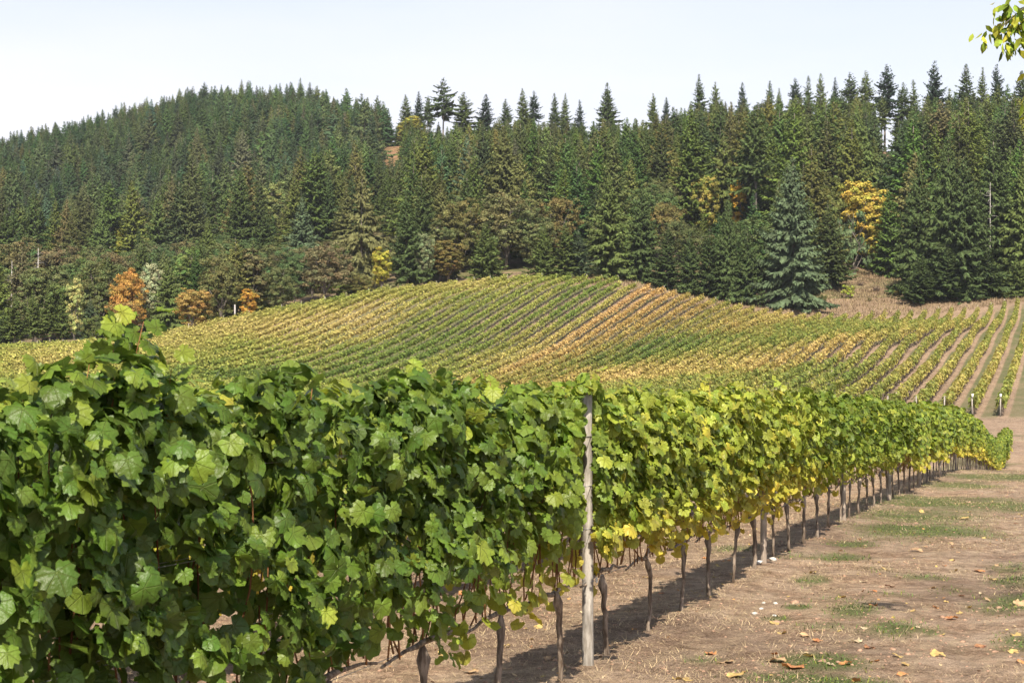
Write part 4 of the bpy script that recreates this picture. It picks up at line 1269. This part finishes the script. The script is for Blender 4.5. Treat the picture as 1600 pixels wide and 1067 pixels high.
# skyline cap: no filler crown pokes above the treeline of the photograph
skx = [-200, 0, 60, 120, 200, 330, 460, 600, 625, 660, 700, 800, 900, 1000, 1100, 1200, 1300, 1400, 1500, 1600, 1800]
sky_y = [235, 217, 205, 195, 165, 135, 130, 138, 170, 185, 185, 178, 185, 178, 150, 145, 135, 150, 130, 125, 125]
capy = np.interp(pxs, skx, sky_y) + np.where(pxs < 610, g.uniform(-13, 20, N_), g.uniform(0, 40, N_))
ztop_cap = EYE + (533.5 - capy) / F * cand[:, 1]
hts = np.minimum(hts, ztop_cap - zc)
for (pa, pb, Ym, yc) in ((583, 632, 556, 246), (1368, 1404, 478, 285), (1062, 1178, 348, 335), (408, 452, 416, 325), (168, 208, 416, 385), (-50, 640, 372, 372), (1175, 1300, 289, 300), (690, 860, 309, 360)):
    zcap = EYE + (533.5 - (yc + g.uniform(-6, 22, N_))) / F * cand[:, 1]
    hts = np.where((pxs > pa) & (pxs < pb) & (cand[:, 1] < Ym), np.minimum(hts, zcap - zc), hts)
# the left skyline reaches its photographed height
okh = hts > 5
cand, pxs, zc, hts, isb = cand[okh], pxs[okh], zc[okh], hts[okh], isb[okh]; N_ = len(cand)
app = hts / cand[:, 1]
inview = (pxs > -20) & (pxs < 1620)
# how deep in the wood: the front trees show more
frontness = cand[:, 1]
order = np.argsort(np.where(inview, -app * (1 + .5 * (cand[:, 1] < 345)), 1))
NTH = 215
things_i = set(order[:NTH].tolist())
def conc(px, Y):
    q = random.random()
    base = DK if q < .42 else (MD if q < .82 else (OL if q < .94 else (BL if q < .97 else BR)))
    if px < 620 and Y > 420: base = tuple(a * b for a, b in zip(base, (.88, .97, 1.15)))  # far left crowns shifted towards blue: distance haze put into the colour
    return tuple(c * random.uniform(.85, 1.2) for c in base)
def zone(px, Y):
    a = 'left hill' if px < 620 else ('middle slope' if px < 1050 else 'right slope')
    b = 'lower part of the' if Y < 360 else 'upper part of the'
    return f'{b} {a}'
used_labels = {}
SHORT = [(px, Y, yt, sh) for (px, Y, yt, sh) in (
    (565, 292, 258, 'tall old drooping fir'), (757, 290, 345, 'young fir on the vineyard crest'), (880, 290, 345, 'three huddled young firs'), (975, 296, 275, 'big pair of broad firs'), (1044, 292, 352, 'left end of the low fir clump'),
    (1137, 290, 298, 'pointed fir of the low fir clump'), (1240, 291, 240, 'large blue-green fir'), (1352, 334, 284, 'golden yellow maple'), (1478, 296, 205, 'great dark clump on the right'), (1547, 289, 275, 'pale bare stem in the right clump'),
    (1600, 294, 235, 'fir cut by the right edge'), (1100, 352, 272, 'pale yellow-green maple'), (790, 310, 303, 'large brown oak with grey limbs'), (507, 266, 385, 'big round russet oak'), (388, 250, 448, 'small bright orange maple'),
    (302, 244, 450, 'golden-brown tree'), (200, 262, 427, 'large orange maple'), (116, 250, 430, 'pale yellow-green poplar-like tree'), (18, 275, 408, 'tall dead tree at the left edge'), (345, 264, 402, 'rounded olive-brown oak'),
    (430, 420, 285, 'pale green treetop on the left hill'), (187, 420, 345, 'yellow-green tree at the far left'), (643, 585, 180, 'bare red slope on the ridge'), (693, 555, 118, 'tallest tree of the middle ridge'), (662, 288, 365, 'pale grey-green tree by the dark fir'),
    (948, 540, 126, 'wide spire at the middle of the ridge'), (1460, 480, 90, 'highest skyline fir on the right'))]
pts = []; att_s = []; att_r = []; att_i = []; att_c = []
for i in range(N_):
    x, y = cand[i]; kind = 'b' if isb[i] else 'c'
    v = int(g.integers(0, 5)) if isb[i] else int(g.choice([0, 1, 2, 3, 4, 5, 7, 8, 0, 3, 6, 11] if y > 340 else [0, 1, 4, 7, 8, 3]))
    if ridge_right is not None and not isb[i] and pxs[i] > 1300 and pxs[i] < 1420 and y > 440: v = 6
    col = conc(pxs[i], y)
    if isb[i]: col = random.choice([(.115, .135, .050), (.100, .145, .050), (.130, .150, .06), (.120, .170, .050), (.085, .130, .050), (.150, .145, .065)])
    if i in things_i:
        zn = zone(pxs[i], y)
        ytop_ = 533.5 - (zc[i] + hts[i] - EYE) / y * F
        best = min(SHORT, key=lambda q: abs(q[0] - pxs[i]) + .5 * abs(q[2] - ytop_))
        look = 'brown-green broadleaf tree' if isb[i] else f'{"tall" if hts[i] > 19 else "short"} {"narrow" if v in (2, 5, 6) else "broad"} fir'
        rel = ('behind' if y > best[1] else 'before') + (' and left of' if pxs[i] < best[0] - 8 else (' and right of' if pxs[i] > best[0] + 8 else ''))
        lab = f'{look} {rel} the {best[3]}'
        used_labels[lab] = used_labels.get(lab, 0) + 1
        if used_labels[lab] > 1: lab = lab.replace(look, f'{ordinal(used_labels[lab])} {look}', 1)
        if len(lab.split()) > 16: lab = lab.replace(' and left of', ' left of').replace(' and right of', ' right of').replace('behind left', 'left').replace('behind right', 'right').replace('before left', 'left').replace('before right', 'right')
        tree(kind, v, x, y, float(hts[i]), col, lab, f'trees in the {zn}', random.uniform(.85, 1.15) * (1.15 if hts[i] < 15 and kind == 'c' else 1))
    else:
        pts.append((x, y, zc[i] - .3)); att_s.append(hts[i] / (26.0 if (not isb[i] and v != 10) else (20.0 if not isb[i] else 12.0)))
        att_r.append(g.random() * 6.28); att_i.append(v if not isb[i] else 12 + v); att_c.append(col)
print('forest', N_, 'instanced', len(pts))

# instanced far forest: one object of kind stuff
src = bpy.data.collections.new('forest_sources')
srcs = []
def src_mat():
    m, nt, out = newmat('forest_foliage'); N = NT(nt)
    at = N.n('ShaderNodeAttribute', attribute_name='Col')
    ic = N.n('ShaderNodeAttribute', attribute_name='tcol'); ic.attribute_type = 'INSTANCER'
    c = N.mix(1.0, at.outputs['Color'], ic.outputs['Color'], 'MULTIPLY')
    b = principled(N, c, .8, .06)
    tr = N.n('ShaderNodeBsdfTranslucent'); N.l(c, tr.inputs['Color'])
    mxs = N.n('ShaderNodeMixShader'); mxs.inputs[0].default_value = .18
    N.l(b.outputs[0], mxs.inputs[1]); N.l(tr.outputs[0], mxs.inputs[2]); N.l(mxs.outputs[0], out.inputs['Surface'])
    return m
M_FOR = src_mat()
for j in range(17):
    acc = Acc()
    if j < 12:
        tr, (cv, cf, cc) = CON[j][2]
        acc.add(tr[0], tr[1], m=1); acc.add(cv, cf, cc, m=0)
    else:
        tr, (cv, cf, cc) = broadleaf_arrays(600 + j - 12, **bspecs[j - 12])
        acc.add(np.concatenate(tr.V), np.concatenate(tr.F), m=1); acc.add(cv, cf, cc, m=0)
    o = bpy.data.objects.new(f'forest_source_{chr(97 + j)}', acc.mesh('forest_tree', (M_FOR, M_BARK)))
    src.objects.link(o); srcs.append(o)
me = bpy.data.meshes.new('far_forest')
me.vertices.add(len(pts)); me.vertices.foreach_set('co', np.array(pts, np.float32).ravel())
for nm, arr, ty in (('tscale', att_s, 'FLOAT'), ('trot', att_r, 'FLOAT'), ('tidx', att_i, 'INT')):
    a_ = me.attributes.new(nm, ty, 'POINT'); a_.data.foreach_set('value', np.array(arr, np.float32 if ty == 'FLOAT' else np.int32))
a_ = me.attributes.new('tcol', 'FLOAT_VECTOR', 'POINT'); a_.data.foreach_set('vector', np.array(att_c, np.float32).ravel())
ff = link('far_forest', me)
tag(ff, 'dense dark conifer forest covering the far hills', 'forest', kind='stuff')
ng = bpy.data.node_groups.new('plant_forest', 'GeometryNodeTree')
ng.interface.new_socket('Geometry', in_out='INPUT', socket_type='NodeSocketGeometry')
ng.interface.new_socket('Geometry', in_out='OUTPUT', socket_type='NodeSocketGeometry')
gi = ng.nodes.new('NodeGroupInput'); go = ng.nodes.new('NodeGroupOutput')
iop = ng.nodes.new('GeometryNodeInstanceOnPoints')
ci = ng.nodes.new('GeometryNodeCollectionInfo'); ci.inputs['Collection'].default_value = src
ci.inputs['Separate Children'].default_value = True; ci.inputs['Reset Children'].default_value = True
def natt(nm, ty):
    nd = ng.nodes.new('GeometryNodeInputNamedAttribute'); nd.data_type = ty; nd.inputs['Name'].default_value = nm
    return next(o_ for o_ in nd.outputs if o_.name == 'Attribute' and o_.enabled)
cmb = ng.nodes.new('ShaderNodeCombineXYZ')
ng.links.new(natt('trot', 'FLOAT'), cmb.inputs['Z'])
ng.links.new(gi.outputs[0], iop.inputs['Points'])
ng.links.new(ci.outputs[0], iop.inputs['Instance'])
iop.inputs['Pick Instance'].default_value = True
ng.links.new(natt('tidx', 'INT'), iop.inputs['Instance Index'])
ng.links.new(cmb.outputs[0], iop.inputs['Rotation'])
ng.links.new(natt('tscale', 'FLOAT'), iop.inputs['Scale'])
ng.links.new(iop.outputs[0], go.inputs[0])
md = ff.modifiers.new('trees', 'NODES'); md.node_group = ng

# ------------------------------------------------------------------ walnut trees beside the path (right, mostly outside the frame)
def walnut(x, y, H, crown_c, rad, seed, label, ncl, branch=None):
    g = np.random.default_rng(seed)
    z = T1(x, y)
    t = thing('walnut_tree', label, 'tree', (x, y, z), 0)
    c = np.array(crown_c) - (x, y, z)
    tr = Acc(); tr.add(*tube([(0, 0, -.3), (.05, .02, 1.6), (c[0] * .3, c[1] * .3, 2.6)], [.16, .13, .10], 10))
    ends = []
    for b in range(11):
        d = g.normal(0, 1, 3); d[2] = abs(d[2]) * .6; d /= np.linalg.norm(d)
        e = c + d * rad * .85
        tr.add(*tube([(0, 0, 1.9), (0 + e[0] * .4, e[1] * .4, 1.9 + (e[2] - 1.9) * .6), e], [.06, .035, .012], 6)); ends.append(e)
    if branch is not None:
        b0 = np.array(branch[0]) - (x, y, z)
        for ib, bb in enumerate(branch):
            bb = np.array(bb) - (x, y, z)
            if ib:
                st = b0 + (bb - b0) * .15 + np.array((.30, .02, .14)); tr.add(*tube([st, st * .5 + bb * .5 + (0, 0, .05), bb + (0, 0, .04)], [.006, .005, .003], 5)); continue
            st = c + np.array((-.5, .1, -.3)); tr.add(*tube([st, st * .55 + bb * .45 + (0, 0, .35), st * .2 + bb * .8 + (0, 0, .25), bb + (0, 0, .08)], [.014, .010, .008, .004], 6))
    link('trunk', tr.mesh('trunk', (M_BARK,), True), t)
    lv = np.array([(0, 0, 0), (.22, .30, .03), (.20, .65, 0), (0, 1, -.10), (-.20, .65, 0), (-.22, .30, .03)])
    lf = np.array([(0, 1, 2), (0, 2, 4), (2, 3, 4), (0, 4, 5)])
    def leaflets(anchors, nper, spread):
        pos = []; dirs = []
        for a in anchors:
            m = nper
            p = a + g.normal(0, spread, (m, 3)); pos.append(p)
            d = g.normal(0, .55, (m, 3)) + np.array((0, 0, -.9)); dirs.append(d)
        pos = np.concatenate(pos); dirs = np.concatenate(dirs); dirs /= np.linalg.norm(dirs, axis=1)[:, None]
        nrm = np.cross(dirs, g.normal(0, 1, dirs.shape)) + 1e-3
        return pos, frames(nrm, -dirs)
    anch = []
    for _ in range(ncl):
        d = g.normal(0, 1, 3); d /= np.linalg.norm(d); anch.append(c + d * rad * g.random() ** .4 * np.array((1, 1, .7)))
    pos, Rm = leaflets(anch, 16, .16)
    if branch is not None:
        k = g.uniform(size=len(pos))
    yel = g.random(len(pos)) * .8
    cols = vine_colour(yel, g) * .9
    acc = Acc(); s = g.uniform(.07, .12, len(pos))
    Vv = np.einsum('nij,vj->nvi', Rm, lv) * s[:, None, None] + pos[:, None]
    acc.add(Vv.reshape(-1, 3), (lf[None] + (np.arange(len(pos)) * 6)[:, None, None]).reshape(-1, 3), np.repeat(cols, 6, axis=0))
    o = link('crown', acc.mesh('crown', (M_LITTER,)), t); o['kind'] = 'stuff'
    if branch is not None:
        lm = mesh_np('leaflet', lv, lf, 3, (M_DRY,))
        for bb in branch:
            a = np.array(bb) - (x, y, z)
            for grp in range(3):
                pos, Rm = leaflets([a + g.normal(0, .055, 3)], 7, .028)
                for i in range(len(pos)):
                    o = bpy.data.objects.new('leaf', lm); COL.objects.link(o); o.parent = t
                    m4 = np.eye(4); m4[:3, :3] = Rm[i] * g.uniform(.055, .09); m4[:3, 3] = pos[i]
                    o.matrix_local = Matrix(m4.tolist()); cc = vine_colour(np.array([g.random() * .75]), g)[0]
                    o.color = (*cc, 1)
def world_at(px, py, Y): return ((px - 800) / F * Y, Y, EYE - (py - 533.5) / F * Y)
walnut(6.3, 8.0, 6, (6.6, 8.4, 5.2), 2.4, 11, 'walnut tree whose drooping leafy twigs enter the top right corner', 230,
       [world_at(1572, 18, 9), world_at(1590, 40, 9.1), world_at(1598, 12, 9.0), world_at(1566, 52, 9), world_at(1583, 62, 9.2), world_at(1604, 175, 9.4), world_at(1607, 70, 9.0), world_at(1600, 48, 9.1)])
walnut(12.6, 24.6, 6, (11.4, 24.4, 4.6), 2.5, 12, 'tree beyond the right edge whose shade falls across the path', 190)

# ------------------------------------------------------------------ things on the path
DL = []
for s in range(5):
    g = np.random.default_rng(80 + s)
    v, f = leaf_mesh_arrays(19, True, s + 80, cup=-.25 - .25 * g.random(), wav=.45)
    v[:, 2] += .25 * np.sin(v[:, 0] * 3 + s) + .12; DL.append(mesh_np('fallen_leaf', v, f, 3, (M_DRY,), smooth=False))
OR = (.46, .21, .09); TAN = (.42, .28, .16); YE = (.46, .33, .13); PALE = (.52, .42, .27); BRN = (.30, .15, .08)
def dry(px, py, size, col, label, group=None, sq=.55):
    p = hit(px, py)
    if p is None: return
    z = float(TN(np.array([p[0]]), np.array([p[1]]))[0])
    o = link('fallen_leaf', random.choice(DL), None, (p[0], p[1], z + size * .05 + .001), (random.uniform(-.25, .35), random.uniform(-.3, .3), random.uniform(0, 6.28)), (size, size, size * sq))
    o.color = (*col, 1)
    tag(o, label, 'leaf', group)
def c7(x, y): return 1050 + x / 2.907, 700 + y / 2.907
big = [((1400, 548), .085, OR, 'large bright orange fallen leaf on the right of the path'), ((540, 995), .105, OR, 'large orange fallen leaf curled on the path near the bottom'),
       ((475, 965), .095, TAN, 'large tan curled leaf just left of a big orange leaf near the bottom'), ((830, 875), .075, PALE, 'pale cream fallen leaf on the grassy strip of the path'),
       ((665, 875), .055, OR, 'orange fallen leaf standing on edge, right of a tan pair'), ((605, 855), .055, TAN, 'tan fallen leaf left of the orange leaf on edge'),
       ((785, 980), .065, OR, 'orange-tan leaf between the two grass patches near the bottom'), ((1265, 775), .080, OR, 'ragged orange leaf in the wheel track on the right'),
       ((870, 603), .060, PALE, 'cream leaf standing upright mid-path'), ((990, 620), .065, BRN, 'dark brown curled leaf mid-path'), ((912, 650), .050, OR, 'small reddish curled leaf mid-path'),
       ((240, 970), .075, TAN, 'tan crumpled leaf at the left of the path near the bottom'), ((180, 930), .065, OR, 'flat orange leaf at the left of the path near the bottom'),
       ((280, 1040), .085, YE, 'long yellow leaf at the bottom left of the path'), ((1570, 715), .090, TAN, 'tan ragged leaf in grass at the right edge of the path'),
       ((1445, 680), .075, TAN, 'tan curled leaf on the right bank of the path'), ((1210, 940), .070, YE, 'yellow-brown twig-like leaf low on the right of the path'),
       ((1330, 330), .10, YE, 'yellow-brown heap-like leaf by the dry tuft up the path'), ((1140, 290), .095, YE, 'yellow leaf pair beside the green patch up the path'), ((1110, 470), .10, TAN, 'brown leaf in the green strip halfway up the path')]
for (q, s, c, lab) in big: dry(*c7(*q), s * .85, c, lab)
small = [(915, 715, OR), (1200, 725, OR), (900, 905, BRN), (925, 968, OR), (1025, 950, YE), (1245, 693, YE), (1095, 743, YE), (1275, 508, YE), (850, 412, OR), (1565, 340, OR), (640, 577, YE), (965, 557, YE),
         (1285, 550, YE), (770, 670, YE), (500, 845, YE), (465, 798, YE), (460, 935, OR), (620, 945, YE), (1310, 745, YE), (1225, 848, YE), (1550, 925, YE), (1560, 848, YE), (1050, 1022, OR), (830, 1052, OR), (1590, 978, OR),
         (1060, 980, YE), (720, 985, PALE), (1500, 428, YE), (1420, 412, YE), (1520, 398, YE), (1270, 440, TAN), (1150, 455, TAN), (740, 495, TAN), (765, 465, TAN), (1480, 520, TAN), (1300, 480, TAN), (150, 495, OR), (265, 515, OR),
         (100, 655, YE), (195, 600, YE), (210, 550, YE), (1580, 290, YE), (1350, 288, YE), (1380, 205, TAN), (1455, 585, YE), (1180, 635, TAN), (880, 820, PALE), (1110, 818, PALE), (1405, 645, PALE), (1315, 660, BRN), (1345, 712, YE), (20, 1052, YE), (75, 1058, YE), (1400, 890, BRN), (705, 535, BRN), (1240, 537, BRN)]
cn = {OR: 'small orange', YE: 'small yellow', TAN: 'small tan', BRN: 'small dark brown', PALE: 'small pale'}
for x, y, c in small:
    (bx_, by_), _, _, bl = min(big, key=lambda b_: (b_[0][0] - x) ** 2 + (2 * (b_[0][1] - y)) ** 2)
    bl = ' '.join(bl.split()[:7])
    for stop in (' of', ' the', ' on', ' in', ' at', ' a', ' just', ' standing'):
        if bl.endswith(stop): bl = bl[:-len(stop)]
    dx_, dy_ = x - bx_, y - by_
    rel = ('right of' if dx_ > 0 else 'left of') if abs(dx_) > 1.5 * abs(dy_) else ('beyond' if dy_ < 0 else 'in front of')
    lab = f'{cn[c]} fallen leaf {rel} the {bl}'
    used_labels[lab] = used_labels.get(lab, 0) + 1
    if used_labels[lab] > 1: lab = f'{ordinal(used_labels[lab])} {lab}'
    dry(*c7(x, y), random.uniform(.028, .048), c, ' '.join(lab.split()[:16]), 'small fallen leaves on the path', .6)
UV_ = {}
for px, py, c in ((725, 930, OR), (740, 1050, TAN), (612, 1012, PALE), (840, 975, YE), (860, 1030, TAN), (1010, 905, YE), (1060, 870, TAN), (1035, 925, OR), (690, 1020, YE), (790, 1010, YE)):
    where = 'left of the nearest wooden post' if px < 920 else 'right of the nearest wooden post'
    UV_[(c, where)] = UV_.get((c, where), 0) + 1
    dry(px, py, random.uniform(.04, .065), c, (ordinal(UV_[(c, where)]) + ' ' if UV_[(c, where)] > 1 else '') + f'{cn[c]} fallen leaf under the vines {where}', 'fallen leaves under the vines', .6)

def rock_arrays(g, s, k=1):
    import itertools
    ph = (1 + 5 ** .5) / 2
    Vv = np.array([(-1, ph, 0), (1, ph, 0), (-1, -ph, 0), (1, -ph, 0), (0, -1, ph), (0, 1, ph), (0, -1, -ph), (0, 1, -ph), (ph, 0, -1), (ph, 0, 1), (-ph, 0, -1), (-ph, 0, 1)]) / 1.9
    Fc = np.array([(0, 11, 5), (0, 5, 1), (0, 1, 7), (0, 7, 10), (0, 10, 11), (1, 5, 9), (5, 11, 4), (11, 10, 2), (10, 7, 6), (7, 1, 8), (3, 9, 4), (3, 4, 2), (3, 2, 6), (3, 6, 8), (3, 8, 9), (4, 9, 5), (2, 4, 11), (6, 2, 10), (8, 6, 7), (9, 8, 1)])
    Vv = Vv * g.uniform(.75, 1.25, (12, 1)) * np.array((1, g.uniform(.6, 1), .55)) * s
    return Vv, Fc
for j, (x, y, s, lab) in enumerate(((415, 705, .022, 'white pebble at the left of the little group of stones'), (470, 708, .028, 'white flat stone at the right of the little group of stones'), (405, 738, .028, 'pinkish white stone at the front of the little group of stones'),
                       (465, 765, .026, 'pale stone beside a small grass tuft'), (375, 760, .03, 'tan stone left of the white stones'), (395, 552, .05, 'chalky stone at the foot of the second wooden post'), (460, 530, .055, 'long chalky stone right of the second wooden post'))):
    p = hit(*c7(x, y)); g = np.random.default_rng(j)
    v, f = rock_arrays(g, s * .8)
    tag(link('stone', mesh_np('stone', v, f, 3, (M_STONE,)), None, (p[0], p[1], float(TN(np.array([p[0]]), np.array([p[1]]))[0]) + s * .3)), lab, 'stone')

def blades(n_, xs, ys, hmin, hmax, w, cols, lay, g, bend=.5):
    z = TN(xs, ys)
    az = g.random(n_) * 6.28; L = g.uniform(hmin, hmax, n_)
    tilt = np.abs(g.normal(lay, .25, n_)); tilt = np.clip(tilt, 0, 1.5)
    d = np.column_stack([np.cos(az) * np.sin(tilt), np.sin(az) * np.sin(tilt), np.cos(tilt)])
    sd = np.column_stack([-np.sin(az), np.cos(az), np.zeros(n_)]) * w
    b = np.column_stack([xs, ys, z - .002])
    mid = b + d * L[:, None] * .55
    tip = b + d * L[:, None] + np.column_stack([np.cos(az), np.sin(az), -np.ones(n_) * .6]) * (L * bend * .3)[:, None]
    tip[:, 2] = np.maximum(tip[:, 2], z + .004)
    Vv = np.stack([b - sd, b + sd, mid + sd * .7, mid - sd * .7, tip], 1)
    Fc = np.array([(0, 1, 2), (0, 2, 3), (3, 2, 4)])
    return Vv.reshape(-1, 3), (Fc[None] + (np.arange(n_) * 5)[:, None, None]).reshape(-1, 3), np.repeat(cols, 5, axis=0)

def near_pts(n_, g, ymax=45, u0=-6.5, u1=4.5, pw=1.7):
    y = 7.2 + (ymax - 7.2) * g.random(n_) ** pw
    u = g.uniform(u0, u1, n_)
    return u + ROWD * y, y, u
g = np.random.default_rng(77)
# green grass
x, y, u = near_pts(420000, g, 60, -6.5, 4.5, 1.5)
keep = g.random(len(x)) < np.clip(grassy(x, y) * 1.1 - .10, 0, .75)
x, y = x[keep], y[keep]
m = len(x); cols = np.array((.085, .135, .035))[None] * g.uniform(.6, 1.5, (m, 1)) * np.where(g.random(m)[:, None] < .25, np.array([[1.7, 1.25, .9]]), 1)
acc = Acc(); acc.add(*blades(m, x, y, .012, .05 * np.clip(14 / y, .35, 1), .0022 * (1 + y / 20)[:, None], cols, .8, g))
tag(link('grass', acc.mesh('grass', (M_LITTER,))), 'short green grass growing in patches on the path', 'grass', kind='stuff')
# straw
x, y, u = near_pts(320000, g)
keep = vnoise(x, y, .8, 301, 3) + np.where(u < -2.9, .12, 0) + g.normal(0, .06, len(x)) > .52
x, y = x[keep], y[keep]; m = len(x)
cols = np.array((.42, .32, .20))[None] * g.uniform(.5, 1.35, (m, 1))
acc = Acc(); acc.add(*blades(m, x, y, .02, .075, .0013 * (1 + y / 20)[:, None], cols, 1.35, g, .1))
tag(link('straw', acc.mesh('straw', (M_LITTER,))), 'dry straw and mown stalks lying on the bare soil', 'straw', kind='stuff')
# clods
x, y, u = near_pts(26000, g, 34)
keep = vnoise(x, y, .9, 401, 2) + g.normal(0, .1, len(x)) > .5
x, y = x[keep], y[keep]; z = TN(x, y); acc = Acc()
protos = [rock_arrays(np.random.default_rng(s), 1.0) for s in range(6)]
sz = np.exp(g.normal(-4.85, .5, len(x)))
for k_, (pv, pf) in enumerate(protos):
    ix = np.arange(k_, len(x), 6); a = g.random(len(ix)) * 6.28
    rx = pv[None, :, 0] * np.cos(a)[:, None] - pv[None, :, 1] * np.sin(a)[:, None]; ry = pv[None, :, 0] * np.sin(a)[:, None] + pv[None, :, 1] * np.cos(a)[:, None]
    Vv = np.stack([rx, ry, np.broadcast_to(pv[None, :, 2], rx.shape)], 2) * sz[ix][:, None, None] + np.column_stack([x[ix], y[ix], z[ix]])[:, None]
    acc.add(Vv.reshape(-1, 3), (pf[None] + (np.arange(len(ix)) * 12)[:, None, None]).reshape(-1, 3))
tag(link('soil_clods', acc.mesh('soil_clods', (M_CLOD,))), 'small clods of brown soil scattered over the path', 'soil', kind='stuff')
# tiny leaf bits
x, y, u = near_pts(2600, g, 60)
m = len(x); z = TN(x, y)
pal = np.array([(.50, .36, .12), (.45, .24, .10), (.48, .36, .22), (.28, .16, .09)])
cols = pal[g.integers(0, 4, m)] * g.uniform(.7, 1.2, (m, 1))
nr = np.column_stack([g.normal(0, .35, m), g.normal(0, .35, m), np.ones(m)])
acc = join_leaves(np.column_stack([x, y, z + .010]), frames(nr, g.normal(0, 1, (m, 3))), g.uniform(.008, .022, m), cols, FARL, g)
tag(link('leaf_litter', acc.mesh('leaf_litter', (M_LITTER,))), 'scraps of yellow and brown leaves littering the ground', 'leaf litter', kind='stuff')
# rough dry grass behind the top headland
def dry_band(n_, ymin, ymax, label, col, hgt, seed):
    g = np.random.default_rng(seed)
    y = g.uniform(ymin, ymax, n_); px = g.uniform(880, 1640, n_); x = (px - 800) / F * y
    c = np.array(col)[None] * g.uniform(.5, 1.4, (n_, 1)) * np.where(vnoise(x, y, 3, 71, 2)[:, None] > .52, np.array([[.8, .75, .8]]), 1)
    v, f, cc = blades(n_, x, y, hgt * .5, hgt, .05, c, .4, g)
    acc = Acc(); acc.add(v, f, cc); return acc
acc = dry_band(40000, 282, 345, '', (.27, .21, .12), .7, 5)
tag(link('dry_grass', acc.mesh('dry_grass', (M_LITTER,))), 'dry tan grass on the bank between the vineyard and the firs', 'dry grass', kind='stuff')

# ------------------------------------------------------------------ haze in the air
m, nt, out = newmat('haze')
pv = nt.nodes.new('ShaderNodeVolumePrincipled')
pv.inputs['Color'].default_value = (.86, .90, .96, 1); pv.inputs['Density'].default_value = .00010; pv.inputs['Anisotropy'].default_value = .2
nt.links.new(pv.outputs[0], out.inputs['Volume'])
zlo = float(GZ.min()) - 1.5; zhi = 150.0
bx = np.array([(x, y, z) for z in (zlo, zhi) for y in (-420, 1620) for x in (-1640, 1640)], float)
hz_ = link('haze', mesh_np('haze', bx, [(0, 2, 3, 1), (4, 5, 7, 6), (0, 1, 5, 4), (2, 6, 7, 3), (0, 4, 6, 2), (1, 3, 7, 5)], 4, (m,)))
tag(hz_, 'thin blue autumn haze over the hills', 'haze', kind='stuff')
